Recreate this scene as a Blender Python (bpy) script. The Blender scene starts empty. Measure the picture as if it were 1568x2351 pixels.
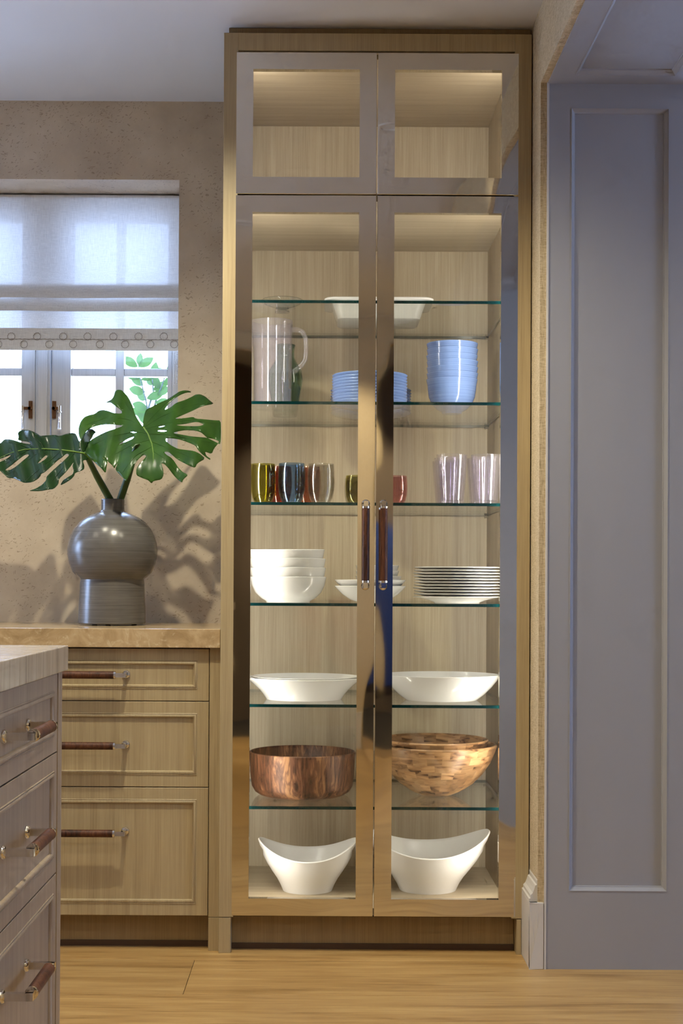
import bpy, bmesh, math, random
from mathutils import Vector, Matrix, noise
from mathutils.geometry import delaunay_2d_cdt
random.seed(7)
scene = bpy.context.scene
COL = scene.collection
PI = math.pi

# ------------------------------------------------------------------ camera
F, CX, CY = 3268.0, 734.9, 1311.7
YAW, PIT, ROL, HZ = -0.00074, 0.01019, 0.00555, 1.0306
_r0 = Vector((math.cos(YAW), -math.sin(YAW), 0))
_fw = Vector((math.sin(YAW)*math.cos(PIT), math.cos(YAW)*math.cos(PIT), math.sin(PIT)))
_u0 = _r0.cross(_fw)
_R = _r0*math.cos(ROL) + _u0*math.sin(ROL)
_U = _u0*math.cos(ROL) - _r0*math.sin(ROL)
CAM = Vector((0, -4.0, HZ))
cam = bpy.data.cameras.new('camera'); camo = bpy.data.objects.new('camera', cam); COL.objects.link(camo)
M = Matrix((_R, _U, -_fw)).transposed().to_4x4(); M.translation = CAM
camo.matrix_world = M
cam.sensor_fit = 'VERTICAL'; cam.sensor_height = 36; cam.lens = F/2351*36
cam.shift_x = (784-CX)/2351; cam.shift_y = (CY-1175.5)/2351
cam.clip_start = 0.02; cam.clip_end = 100
scene.camera = camo
def ray(px, py): return _R*((px-CX)/F) - _U*((py-CY)/F) + _fw
def W(px, py, Y):
    d = ray(px, py); return CAM + d*((Y-CAM.y)/d.y)
def PZ(px, py, z):
    d = ray(px, py); return CAM + d*((z-CAM.z)/d.z)

# ------------------------------------------------------------------ world, view, lights
world = bpy.data.worlds.new('overcast_sky'); scene.world = world; world.use_nodes = True
bg = world.node_tree.nodes['Background']
bg.inputs[0].default_value = (0.43, 0.60, 1.0, 1); bg.inputs[1].default_value = 19.0
vs = scene.view_settings
vs.view_transform = 'Standard'; vs.look = 'None'; vs.exposure = 0.19; vs.gamma = 1.0; vs.use_curve_mapping = False
scene.cycles.max_bounces = 7; scene.cycles.transmission_bounces = 7; scene.cycles.transparent_max_bounces = 18
scene.cycles.glossy_bounces = 4; scene.cycles.diffuse_bounces = 3
scene.cycles.use_adaptive_sampling = True; scene.cycles.adaptive_threshold = 0.11; scene.cycles.adaptive_min_samples = 14
scene.cycles.use_denoising = True
scene.cycles.blur_glossy = 0.6
scene.cycles.sample_clamp_indirect = 6.0
WARM = (1.0, 0.93, 0.70)
ZC = W(200, 232, 0.645).z            # ceiling height
def spot(name, x, y, power, angle=142, tx=None, ty=None, blend=0.6, size=0.026, col=WARM):
    l = bpy.data.lights.new(name, 'SPOT'); l.energy = power; l.color = col
    l.spot_size = math.radians(angle); l.spot_blend = blend; l.shadow_soft_size = size
    o = bpy.data.objects.new(name, l); COL.objects.link(o); o.location = (x, y, ZC-0.012)
    d = Vector((tx if tx is not None else x, ty if ty is not None else y, 0)) - o.location
    o.rotation_euler = d.to_track_quat('-Z', 'Y').to_euler()
    return o
DOWNLIGHTS_AND_FILL = [(-0.36, -0.84, 94), (-0.98, -0.50, 24), (0.24, -0.95, 15), (-1.9, -0.9, 16), (-0.3, -2.2, 20), (-1.6, -2.3, 18), (0.0, -3.75, 70)]  # first ones follow cast shadows and wall glow; the rest are added unseen fill
for i, (x, y, p) in enumerate(DOWNLIGHTS_AND_FILL): spot('downlight_or_fill_lamp', x, y, p)
spot('hall_fill', 0.3, -5.6, 150)  # unseen fill added so the mirrored hall is not black
def portal(name, loc, rot, sx, sy):
    l = bpy.data.lights.new(name, 'AREA'); l.shape = 'RECTANGLE'; l.size = sx; l.size_y = sy
    l.cycles.is_portal = True
    o = bpy.data.objects.new(name, l); COL.objects.link(o); o.location = loc; o.rotation_euler = rot
XL = -3.2
portal('kitchen_window_portal', (-0.95, 1.0, 1.85), (-PI/2, 0, 0), 1.0, 1.0)
portal('side_room_window_portal', (4.05, -1.5, 1.5), (0, PI/2, 0), 1.1, 0.8)
portal('left_fill_window_portal', (XL-0.05, 0.24, 1.475), (0, -PI/2, 0), 1.05, 0.76)  # serves the added left window
portal('far_fill_window_portal', (-2.28, 0.99, 1.9), (-PI/2, 0, 0), 1.24, 1.0)  # serves the added far window

# ------------------------------------------------------------------ material helpers
def s2l(c):
    c = c/255.0
    return c/12.92 if c <= 0.04045 else ((c+0.055)/1.055)**2.4
def rgb(r, g, b): return (s2l(r), s2l(g), s2l(b), 1)
class Mat:
    def __init__(s, name):
        s.m = bpy.data.materials.new(name); s.m.use_nodes = True
        s.t = s.m.node_tree; s.n = s.t.nodes; s.l = s.t.links
        s.b = s.n['Principled BSDF']; s.out = s.n['Material Output']
    def new(s, typ, **kw):
        n = s.n.new(typ)
        for k, v in kw.items(): setattr(n, k, v)
        return n
    def link(s, a, b): s.l.new(a, b)
    def coords(s, scale=(1, 1, 1), rot=(0, 0, 0), loc=(0, 0, 0), kind='Object'):
        tc = s.new('ShaderNodeTexCoord'); mp = s.new('ShaderNodeMapping')
        mp.inputs['Scale'].default_value = scale; mp.inputs['Rotation'].default_value = rot; mp.inputs['Location'].default_value = loc
        s.link(tc.outputs[kind], mp.inputs['Vector']); return mp.outputs[0]
    def noise(s, vec, scale=5, detail=4, rough=0.5, dist=0.0):
        n = s.new('ShaderNodeTexNoise'); n.inputs['Scale'].default_value = scale; n.inputs['Detail'].default_value = detail
        n.inputs['Roughness'].default_value = rough; n.inputs['Distortion'].default_value = dist
        s.link(vec, n.inputs['Vector']); return n.outputs['Fac']
    def ramp(s, fac, stops, interp='LINEAR'):
        r = s.new('ShaderNodeValToRGB'); r.color_ramp.interpolation = interp
        e = r.color_ramp.elements
        while len(e) < len(stops): e.new(0.5)
        for el, (p, c) in zip(e, stops):
            el.position = p; el.color = c if len(c) == 4 else (*c, 1)
        s.link(fac, r.inputs[0]); return r.outputs[0]
    def mix(s, fac, a, b, typ='MIX'):
        n = s.new('ShaderNodeMix', data_type='RGBA', blend_type=typ)
        for sock, v in ((n.inputs['Factor'], fac), (n.inputs[6], a), (n.inputs[7], b)):
            if hasattr(v, 'links'): s.link(v, sock)
            else: sock.default_value = v
        return n.outputs[2]
    def math(s, op, a, b=0.0, clamp=False):
        n = s.new('ShaderNodeMath', operation=op, use_clamp=clamp)
        for sock, v in ((n.inputs[0], a), (n.inputs[1], b)):
            if hasattr(v, 'links'): s.link(v, sock)
            else: sock.default_value = v
        return n.outputs[0]
    def bump(s, h, strength=0.2, dist=0.01):
        b = s.new('ShaderNodeBump'); b.inputs['Strength'].default_value = strength; b.inputs['Distance'].default_value = dist
        s.link(h, b.inputs['Height']); s.link(b.outputs[0], s.b.inputs['Normal']); return b.outputs[0]
    def set(s, col=None, rough=0.5, metal=0, spec=0.5, coat=0):
        if col is not None:
            if hasattr(col, 'links'): s.link(col, s.b.inputs['Base Color'])
            else: s.b.inputs['Base Color'].default_value = col
        s.b.inputs['Roughness'].default_value = rough; s.b.inputs['Metallic'].default_value = metal
        s.b.inputs['Specular IOR Level'].default_value = spec; s.b.inputs['Coat Weight'].default_value = coat
        return s
MT = {}
def plain(key, col, rough=0.5, metal=0, spec=0.5, coat=0):
    m = Mat(key).set(col, rough, metal, spec, coat); MT[key] = m.m; return m
def veneer(key, c0, c1, c2, axis='z', rough=0.45):
    m = Mat(key)
    fine = {'z': (330, 330, 5.0), 'x': (5.0, 330, 330), 'y': (330, 5.0, 330)}[axis]
    broad = {'z': (40, 40, 0.8), 'x': (0.8, 40, 40), 'y': (40, 0.8, 40)}[axis]
    a = m.noise(m.coords(fine), 1.0, 5, 0.65); b = m.noise(m.coords(broad), 1.0, 3, 0.5)
    h = m.math('ADD', m.math('MULTIPLY', a, 0.6), m.math('MULTIPLY', b, 0.4))
    c = m.ramp(h, [(0.22, c0), (0.5, c1), (0.78, c2)])
    m.set(c, rough, 0, 0.4); m.bump(a, 0.06, 0.001); MT[key] = m.m; return m
veneer('oak_veneer', rgb(138, 116, 84), rgb(172, 152, 116), rgb(190, 172, 134))
veneer('oak_veneer_across', rgb(138, 116, 84), rgb(172, 152, 116), rgb(190, 172, 134), 'x')
veneer('inner_veneer', rgb(136, 120, 98), rgb(168, 152, 128), rgb(190, 176, 152))
veneer('inner_veneer_across', rgb(142, 126, 104), rgb(170, 154, 130), rgb(190, 176, 152), 'x')
veneer('inner_veneer_side', rgb(142, 126, 104), rgb(170, 154, 130), rgb(190, 176, 152), 'z')
veneer('island_veneer', rgb(132, 112, 90), rgb(160, 140, 116), rgb(178, 158, 134))
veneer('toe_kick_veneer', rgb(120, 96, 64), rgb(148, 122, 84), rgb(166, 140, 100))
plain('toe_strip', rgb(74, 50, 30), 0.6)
plain('dark_gap', rgb(38, 27, 16), 0.8)
plain('white_paint', rgb(206, 200, 194), 0.42)
plain('white_paint_shaded', rgb(156, 154, 158), 0.42)  # white paint greyed down to stand for the shade in the opening
plain('ceiling_paint', rgb(206, 203, 202), 0.85)
plain('chrome', (0.80, 0.78, 0.75, 1), 0.06, 1)
plain('porcelain', rgb(204, 202, 199), 0.12, 0, 0.5)
plain('matte_porcelain', rgb(212, 209, 206), 0.28, 0, 0.5)
plain('dark_hall', rgb(96, 80, 66), 0.7)
plain('navy_paint', rgb(26, 52, 120), 0.5)
plain('rubber', rgb(30, 28, 26), 0.7)
plain('alu', (0.6, 0.6, 0.6, 1), 0.4, 1)
plain('casement_bronze', rgb(150, 112, 84), 0.22, 1)
plain('thread', rgb(146, 136, 128), 0.9)
plain('stem_green', rgb(58, 84, 22), 0.4)
plain('twig', rgb(40, 50, 40), 0.7)
plain('ground', rgb(226, 230, 236), 0.9)
def mirror_steel():
    m = Mat('polished_steel')
    v = m.coords((1.0, 1.0, 1.0))
    h = m.noise(m.coords((6, 6, 3.4)), 1.0, 0, 0.4)
    h2 = m.noise(m.coords((16, 16, 9), loc=(3, 1, 7)), 1.0, 0, 0.3)
    hh = m.math('ADD', h, m.math('MULTIPLY', h2, 0.05))
    m.set((0.72, 0.67, 0.575, 1), 0.035, 1); m.bump(hh, 1.0, 0.0044)
    MT['polished_steel'] = m.m
mirror_steel()
def stone_wall():
    m = Mat('shell_limestone')
    base = m.noise(m.coords((3, 3, 3)), 2.0, 6, 0.6)
    col = m.ramp(base, [(0.3, rgb(186, 168, 146)), (0.55, rgb(202, 185, 162)), (0.75, rgb(214, 198, 176))])
    fine = m.noise(m.coords((60, 60, 60)), 1.0, 4, 0.7)
    col = m.mix(m.math('MULTIPLY', fine, 0.18), col, rgb(150, 128, 102))
    clus = m.noise(m.coords((4, 4, 4), loc=(5, 2, 1)), 1.6, 3, 0.6)
    for k, (rot, sc, th, off) in enumerate([(0.6, (64, 64, 210), 0.18, 0), (-0.7, (210, 210, 60), 0.18, 4), (0.15, (36, 36, 130), 0.14, 9), (1.1, (120, 120, 36), 0.14, 14)]):
        warp = m.new('ShaderNodeTexNoise'); warp.inputs['Scale'].default_value = 14; m.link(m.coords(), warp.inputs['Vector'])
        mp = m.coords((1, 1, 1), rot=(0, rot, 0), loc=(off, off*0.3, off*0.7))
        add = m.new('ShaderNodeVectorMath', operation='MULTIPLY_ADD'); m.link(warp.outputs['Color'], add.inputs[0])
        add.inputs[1].default_value = (0.05, 0.05, 0.05); m.link(mp, add.inputs[2])
        sv = m.new('ShaderNodeVectorMath', operation='MULTIPLY'); m.link(add.outputs[0], sv.inputs[0]); sv.inputs[1].default_value = sc
        vo = m.new('ShaderNodeTexVoronoi'); vo.inputs['Scale'].default_value = 1.0; m.link(sv.outputs[0], vo.inputs['Vector'])
        rnd = m.new('ShaderNodeSeparateColor'); m.link(vo.outputs['Color'], rnd.inputs[0])
        near = m.math('LESS_THAN', vo.outputs['Distance'], th + 0.08)
        pick = m.math('GREATER_THAN', m.math('ADD', rnd.outputs[0], m.math('MULTIPLY', clus, 1.4)), 1.50)
        f = m.math('MULTIPLY', m.math('MULTIPLY', near, pick), 0.42)
        col = m.mix(f, col, rgb(118, 92, 66))
    pv = m.noise(m.coords((9, 9, 9), loc=(1, 8, 3)), 1.0, 3, 0.7)
    col = m.mix(m.ramp(pv, [(0.62, (0, 0, 0)), (0.72, (0.35, 0.35, 0.35))]), col, rgb(206, 188, 160))
    m.set(col, 0.38, 0, 0.4); MT['shell_limestone'] = m.m
stone_wall()
def counter_stone(key, c0, c1, c2):
    m = Mat(key)
    a = m.noise(m.coords((9, 9, 9)), 1.3, 7, 0.65, 1.5); b = m.noise(m.coords((22, 22, 22), loc=(4, 4, 4)), 1.0, 5, 0.7, 2.0)
    col = m.ramp(a, [(0.3, c0), (0.5, c1), (0.7, c2)])
    col = m.mix(m.ramp(b, [(0.55, (0, 0, 0)), (0.68, (0.5, 0.5, 0.5))]), col, rgb(222, 204, 172))
    m.set(col, 0.16, 0, 0.5); MT[key] = m.m
counter_stone('beige_quartzite', rgb(158, 130, 92), rgb(182, 154, 114), rgb(200, 174, 136))
def island_stone():
    m = Mat('banded_quartzite')
    a = m.noise(m.coords((3, 26, 3)), 1.0, 5, 0.6, 0.6); b = m.noise(m.coords((18, 70, 6), loc=(2, 2, 2)), 1.0, 4, 0.6)
    col = m.ramp(m.math('ADD', m.math('MULTIPLY', a, 0.65), m.math('MULTIPLY', b, 0.35)), [(0.34, rgb(146, 128, 108)), (0.5, rgb(176, 160, 138)), (0.66, rgb(196, 182, 160))])
    m.set(col, 0.2, 0, 0.5); MT['banded_quartzite'] = m.m
island_stone()
def fabric_wall():
    m = Mat('woven_wallcovering')
    a = m.noise(m.coords((60, 60, 500)), 1.0, 4, 0.7); b = m.noise(m.coords((500, 500, 40)), 1.0, 4, 0.7)
    h = m.math('ADD', m.math('MULTIPLY', a, 0.5), m.math('MULTIPLY', b, 0.5))
    m.set(m.ramp(h, [(0.34, rgb(146, 126, 96)), (0.5, rgb(196, 176, 144)), (0.64, rgb(222, 204, 174))]), 0.85, 0, 0.2)
    m.bump(h, 0.5, 0.002); MT['woven_wallcovering'] = m.m
fabric_wall()
def floor_wood():
    m = Mat('oak_plank')
    oi = m.new('ShaderNodeObjectInfo')
    cmb = m.new('ShaderNodeCombineXYZ'); 
    m.link(m.math('MULTIPLY', oi.outputs['Random'], 37.0), cmb.inputs[0]); m.link(m.math('MULTIPLY', oi.outputs['Random'], 91.0), cmb.inputs[1])
    def off(vec):
        a = m.new('ShaderNodeVectorMath', operation='ADD'); m.link(vec, a.inputs[0]); m.link(cmb.outputs[0], a.inputs[1]); return a.outputs[0]
    g1 = m.noise(off(m.coords((1.6, 22, 10))), 1.0, 6, 0.62, 0.9); g2 = m.noise(off(m.coords((5, 210, 60))), 1.0, 4, 0.6, 0.3)
    g3 = m.noise(off(m.coords((1.1, 7, 5), loc=(7, 3, 1))), 1.0, 3, 0.6, 2.2)
    h = m.math('ADD', m.math('MULTIPLY', g1, 0.45), m.math('ADD', m.math('MULTIPLY', g2, 0.33), m.math('MULTIPLY', g3, 0.22)))
    col = m.ramp(h, [(0.33, rgb(124, 90, 48)), (0.46, rgb(166, 129, 78)), (0.55, rgb(182, 146, 92)), (0.70, rgb(200, 168, 114))])
    kn = m.new('ShaderNodeTexVoronoi'); kn.inputs['Scale'].default_value = 1.0; m.link(off(m.coords((1.7, 9, 1))), kn.inputs['Vector'])
    col = m.mix(m.ramp(kn.outputs['Distance'], [(0.02, (0.55, 0.55, 0.55)), (0.09, (0, 0, 0))]), col, rgb(92, 60, 30))
    hs = m.new('ShaderNodeHueSaturation'); m.link(col, hs.inputs['Color'])
    m.link(m.math('ADD', m.math('MULTIPLY', oi.outputs['Random'], 0.22), 0.89), hs.inputs['Value'])
    m.set(hs.outputs[0], 0.36, 0, 0.4); m.bump(h, 0.12, 0.003); MT['oak_plank'] = m.m
floor_wood()
def thin_glass(key, tint, ior=1.45, gloss=(1, 1, 1, 1), edge=None):
    m = Mat(key); m.n.remove(m.b)
    tr = m.new('ShaderNodeBsdfTransparent'); tr.inputs[0].default_value = tint
    gl = m.new('ShaderNodeBsdfGlossy'); gl.inputs['Roughness'].default_value = 0.02; gl.inputs['Color'].default_value = gloss
    fr = m.new('ShaderNodeFresnel'); ge = m.new('ShaderNodeNewGeometry')
    m.link(m.math('ADD', m.math('MULTIPLY', ge.outputs['Backfacing'], 1.0/ior-ior), ior), fr.inputs['IOR'])
    mx = m.new('ShaderNodeMixShader'); m.link(fr.outputs[0], mx.inputs[0]); m.link(tr.outputs[0], mx.inputs[1]); m.link(gl.outputs[0], mx.inputs[2])
    m.link(mx.outputs[0], m.out.inputs['Surface']); MT[key] = m.m
thin_glass('pane_glass', (0.97, 0.98, 0.97, 1), 1.4)
thin_glass('shelf_glass', (0.975, 0.988, 0.982, 1), 1.3)
plain('shelf_edge', rgb(5, 44, 46), 0.15, 0, 0.25)
def glass(key, col, rough=0.0, ior=1.45, film=0):
    m = Mat(key); m.set(col, rough, 0, 0.5); m.b.inputs['Transmission Weight'].default_value = 1.0; m.b.inputs['IOR'].default_value = ior
    if film:
        m.b.inputs['Thin Film Thickness'].default_value = film; m.b.inputs['Thin Film IOR'].default_value = 1.8
    MT[key] = m.m
def acrylic(key, haze):
    m = Mat(key); m.n.remove(m.b)
    tr = m.new('ShaderNodeBsdfTransparent'); tr.inputs[0].default_value = (0.96, 0.95, 0.985, 1)
    gl = m.new('ShaderNodeBsdfGlossy'); gl.inputs['Roughness'].default_value = 0.03
    df = m.new('ShaderNodeBsdfDiffuse'); df.inputs[0].default_value = (0.86, 0.84, 0.95, 1)
    fr = m.new('ShaderNodeFresnel'); ge = m.new('ShaderNodeNewGeometry')
    m.link(m.math('ADD', m.math('MULTIPLY', ge.outputs['Backfacing'], 1.0/1.6-1.6), 1.6), fr.inputs['IOR'])
    hz = m.new('ShaderNodeMixShader'); hz.inputs[0].default_value = haze
    m.link(tr.outputs[0], hz.inputs[1]); m.link(df.outputs[0], hz.inputs[2])
    mx = m.new('ShaderNodeMixShader'); m.link(fr.outputs[0], mx.inputs[0]); m.link(hz.outputs[0], mx.inputs[1]); m.link(gl.outputs[0], mx.inputs[2])
    m.link(mx.outputs[0], m.out.inputs['Surface']); MT[key] = m.m
acrylic('clear_acrylic', 0.028); acrylic('ribbed_acrylic', 0.013)
glass('green_glass', (0.55, 0.72, 0.62, 1))
glass('footed_glass', (0.93, 0.96, 0.94, 1))
def tinted(key, col, tint):
    m = Mat(key); m.n.remove(m.b)
    tr = m.new('ShaderNodeBsdfTransparent'); tr.inputs[0].default_value = col
    gl = m.new('ShaderNodeBsdfGlossy'); gl.inputs['Roughness'].default_value = 0.04; gl.inputs['Color'].default_value = tint
    fr = m.new('ShaderNodeFresnel'); ge = m.new('ShaderNodeNewGeometry')
    m.link(m.math('ADD', m.math('MULTIPLY', ge.outputs['Backfacing'], 1.0/1.6-1.6), 1.6), fr.inputs['IOR'])
    mx = m.new('ShaderNodeMixShader'); m.link(fr.outputs[0], mx.inputs[0]); m.link(tr.outputs[0], mx.inputs[1]); m.link(gl.outputs[0], mx.inputs[2])
    m.link(mx.outputs[0], m.out.inputs['Surface']); MT[key] = m.m
tinted('olive_tint', (0.70, 0.68, 0.34, 1), (0.95, 0.95, 0.7, 1))
tinted('blue_tint', (0.62, 0.74, 0.88, 1), (0.75, 0.9, 1, 1))
tinted('smoke_tint', (0.83, 0.82, 0.79, 1), (0.95, 0.97, 1, 1))
tinted('red_tint', (0.72, 0.42, 0.38, 1), (1, 0.75, 0.7, 1))
tinted('amber_tint', (0.78, 0.56, 0.48, 1), (1, 0.85, 0.7, 1))
tinted('pink_tint', (0.88, 0.70, 0.70, 1), (1, 0.85, 0.85, 1))
def blue_glaze():
    m = Mat('blue_glaze')
    n = m.noise(m.coords((2, 2, 260)), 1.0, 2, 0.6)
    m.set(m.ramp(n, [(0.35, rgb(100, 124, 176)), (0.6, rgb(116, 140, 190))]), 0.14, 0, 0.5)
    m.bump(n, 0.12, 0.001); MT['blue_glaze'] = m.m
blue_glaze()
def walnut(key, c0, c1, c2, c3):
    m = Mat(key)
    a = m.noise(m.coords((46, 46, 9.0)), 1.0, 5, 0.62, 2.2)
    b = m.noise(m.coords((16, 16, 0.6), loc=(2, 2, 0)), 1.0, 1, 0.5)
    h = m.math('ADD', m.math('MULTIPLY', a, 0.55), m.math('MULTIPLY', b, 0.45))
    m.set(m.ramp(h, [(0.40, c0), (0.475, c1), (0.54, c2), (0.62, c3)]), 0.48, 0, 0.3); MT[key] = m.m
walnut('walnut', rgb(46, 28, 18), rgb(78, 48, 32), rgb(98, 64, 44), rgb(140, 100, 66))
walnut('grip_wood', rgb(48, 24, 14), rgb(76, 42, 26), rgb(92, 54, 34), rgb(106, 66, 42))
def olive_wood():
    m = Mat('olive_wood_blocks')
    tc = m.new('ShaderNodeTexCoord'); sep = m.new('ShaderNodeSeparateXYZ'); m.link(tc.outputs['Object'], sep.inputs[0])
    ang = m.math('ARCTAN2', sep.outputs[1], sep.outputs[0])
    cmb = m.new('ShaderNodeCombineXYZ'); m.link(m.math('MULTIPLY', ang, 0.186), cmb.inputs[0]); m.link(sep.outputs[2], cmb.inputs[1])
    br = m.new('ShaderNodeTexBrick'); m.link(cmb.outputs[0], br.inputs['Vector'])
    br.inputs['Scale'].default_value = 1.0; br.inputs['Brick Width'].default_value = 0.048; br.inputs['Row Height'].default_value = 0.021
    br.inputs['Mortar Size'].default_value = 0.0; br.inputs['Color1'].default_value = (0, 0, 0, 1); br.inputs['Color2'].default_value = (1, 1, 1, 1)
    sc = m.new('ShaderNodeSeparateColor'); m.link(br.outputs['Color'], sc.inputs[0])
    rnd = sc.outputs[0]
    sh = m.new('ShaderNodeCombineXYZ')
    for i in range(3): m.link(m.math('MULTIPLY', rnd, 17.0+i*5), sh.inputs[i])
    mp = m.new('ShaderNodeVectorMath', operation='MULTIPLY'); m.link(tc.outputs['Object'], mp.inputs[0]); mp.inputs[1].default_value = (11, 11, 46)
    ad = m.new('ShaderNodeVectorMath', operation='ADD'); m.link(mp.outputs[0], ad.inputs[0]); m.link(sh.outputs[0], ad.inputs[1])
    g = m.noise(ad.outputs[0], 1.0, 3, 0.5, 1.2)
    base = m.ramp(g, [(0.32, rgb(78, 50, 30)), (0.40, rgb(132, 96, 62)), (0.52, rgb(158, 120, 82)), (0.75, rgb(176, 140, 100))])
    hs = m.new('ShaderNodeHueSaturation'); m.link(base, hs.inputs['Color']); m.link(m.math('ADD', m.math('MULTIPLY', rnd, 0.55), 0.62), hs.inputs['Value'])
    m.set(hs.outputs[0], 0.35, 0, 0.4); MT['olive_wood_blocks'] = m.m
olive_wood()
def vase_mat():
    m = Mat('brushed_grey_glaze')
    n = m.noise(m.coords((5, 5, 700)), 1.0, 3, 0.6); n2 = m.noise(m.coords((8, 8, 40)), 1.0, 3, 0.6)
    h = m.math('ADD', m.math('MULTIPLY', n, 0.7), m.math('MULTIPLY', n2, 0.3))
    m.set(m.ramp(h, [(0.32, rgb(84, 80, 78)), (0.5, rgb(98, 94, 92)), (0.7, rgb(114, 110, 106))]), 0.24, 0, 0.5); m.bump(n, 0.06, 0.001)
    MT['brushed_grey_glaze'] = m.m
vase_mat()
def leaf_mat(key, c0, c1, rough=0.3, trans=0.25):
    m = Mat(key)
    n = m.noise(m.coords((14, 14, 14)), 1.0, 3, 0.5)
    c = m.ramp(n, [(0.3, c0), (0.7, c1)]); m.set(c, rough, 0, 0.5)
    tl = m.new('ShaderNodeBsdfTranslucent'); m.link(c, tl.inputs[0])
    mx = m.new('ShaderNodeMixShader'); mx.inputs[0].default_value = trans
    m.link(m.b.outputs[0], mx.inputs[1]); m.link(tl.outputs[0], mx.inputs[2]); m.link(mx.outputs[0], m.out.inputs['Surface'])
    MT[key] = m.m
leaf_mat('monstera_leaf', rgb(38, 74, 24), rgb(60, 100, 34), 0.24, 0.2)
leaf_mat('monstera_leaf_shaded', rgb(22, 48, 26), rgb(34, 64, 28), 0.24, 0.12)  # leaf green darkened for the way this blade faces the light
leaf_mat('monstera_vein', rgb(108, 142, 58), rgb(120, 152, 66), 0.4, 0.1)
leaf_mat('shrub_leaf', rgb(40, 62, 26), rgb(56, 80, 32), 0.6, 0.5)
def linen():
    m = Mat('shade_linen')
    a = m.noise(m.coords((30, 30, 900)), 1.0, 3, 0.7); b = m.noise(m.coords((900, 900, 30)), 1.0, 3, 0.7)
    h = m.math('ADD', m.math('MULTIPLY', a, 0.5), m.math('MULTIPLY', b, 0.5))
    c = m.ramp(h, [(0.35, rgb(204, 202, 200)), (0.6, rgb(236, 234, 232))]); m.set(c, 0.9, 0, 0.1)
    tl = m.new('ShaderNodeBsdfTranslucent'); m.link(c, tl.inputs[0])
    mx = m.new('ShaderNodeMixShader'); mx.inputs[0].default_value = 0.14
    m.link(m.b.outputs[0], mx.inputs[1]); m.link(tl.outputs[0], mx.inputs[2])
    tp_ = m.new('ShaderNodeBsdfTransparent'); mt = m.new('ShaderNodeMixShader'); mt.inputs[0].default_value = 0.013
    m.link(mx.outputs[0], mt.inputs[1]); m.link(tp_.outputs[0], mt.inputs[2]); m.link(mt.outputs[0], m.out.inputs['Surface'])
    MT['shade_linen'] = m.m
linen()
def emit(key, col, strength):
    m = Mat(key); m.b.inputs['Base Color'].default_value = (0.8, 0.8, 0.8, 1)
    m.b.inputs['Emission Color'].default_value = col; m.b.inputs['Emission Strength'].default_value = strength; MT[key] = m.m
emit('led_emitter', (1.0, 0.95, 0.86, 1), 74.0)
veneer('window_oak', rgb(150, 145, 140), rgb(172, 167, 162), rgb(188, 184, 178))

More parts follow.
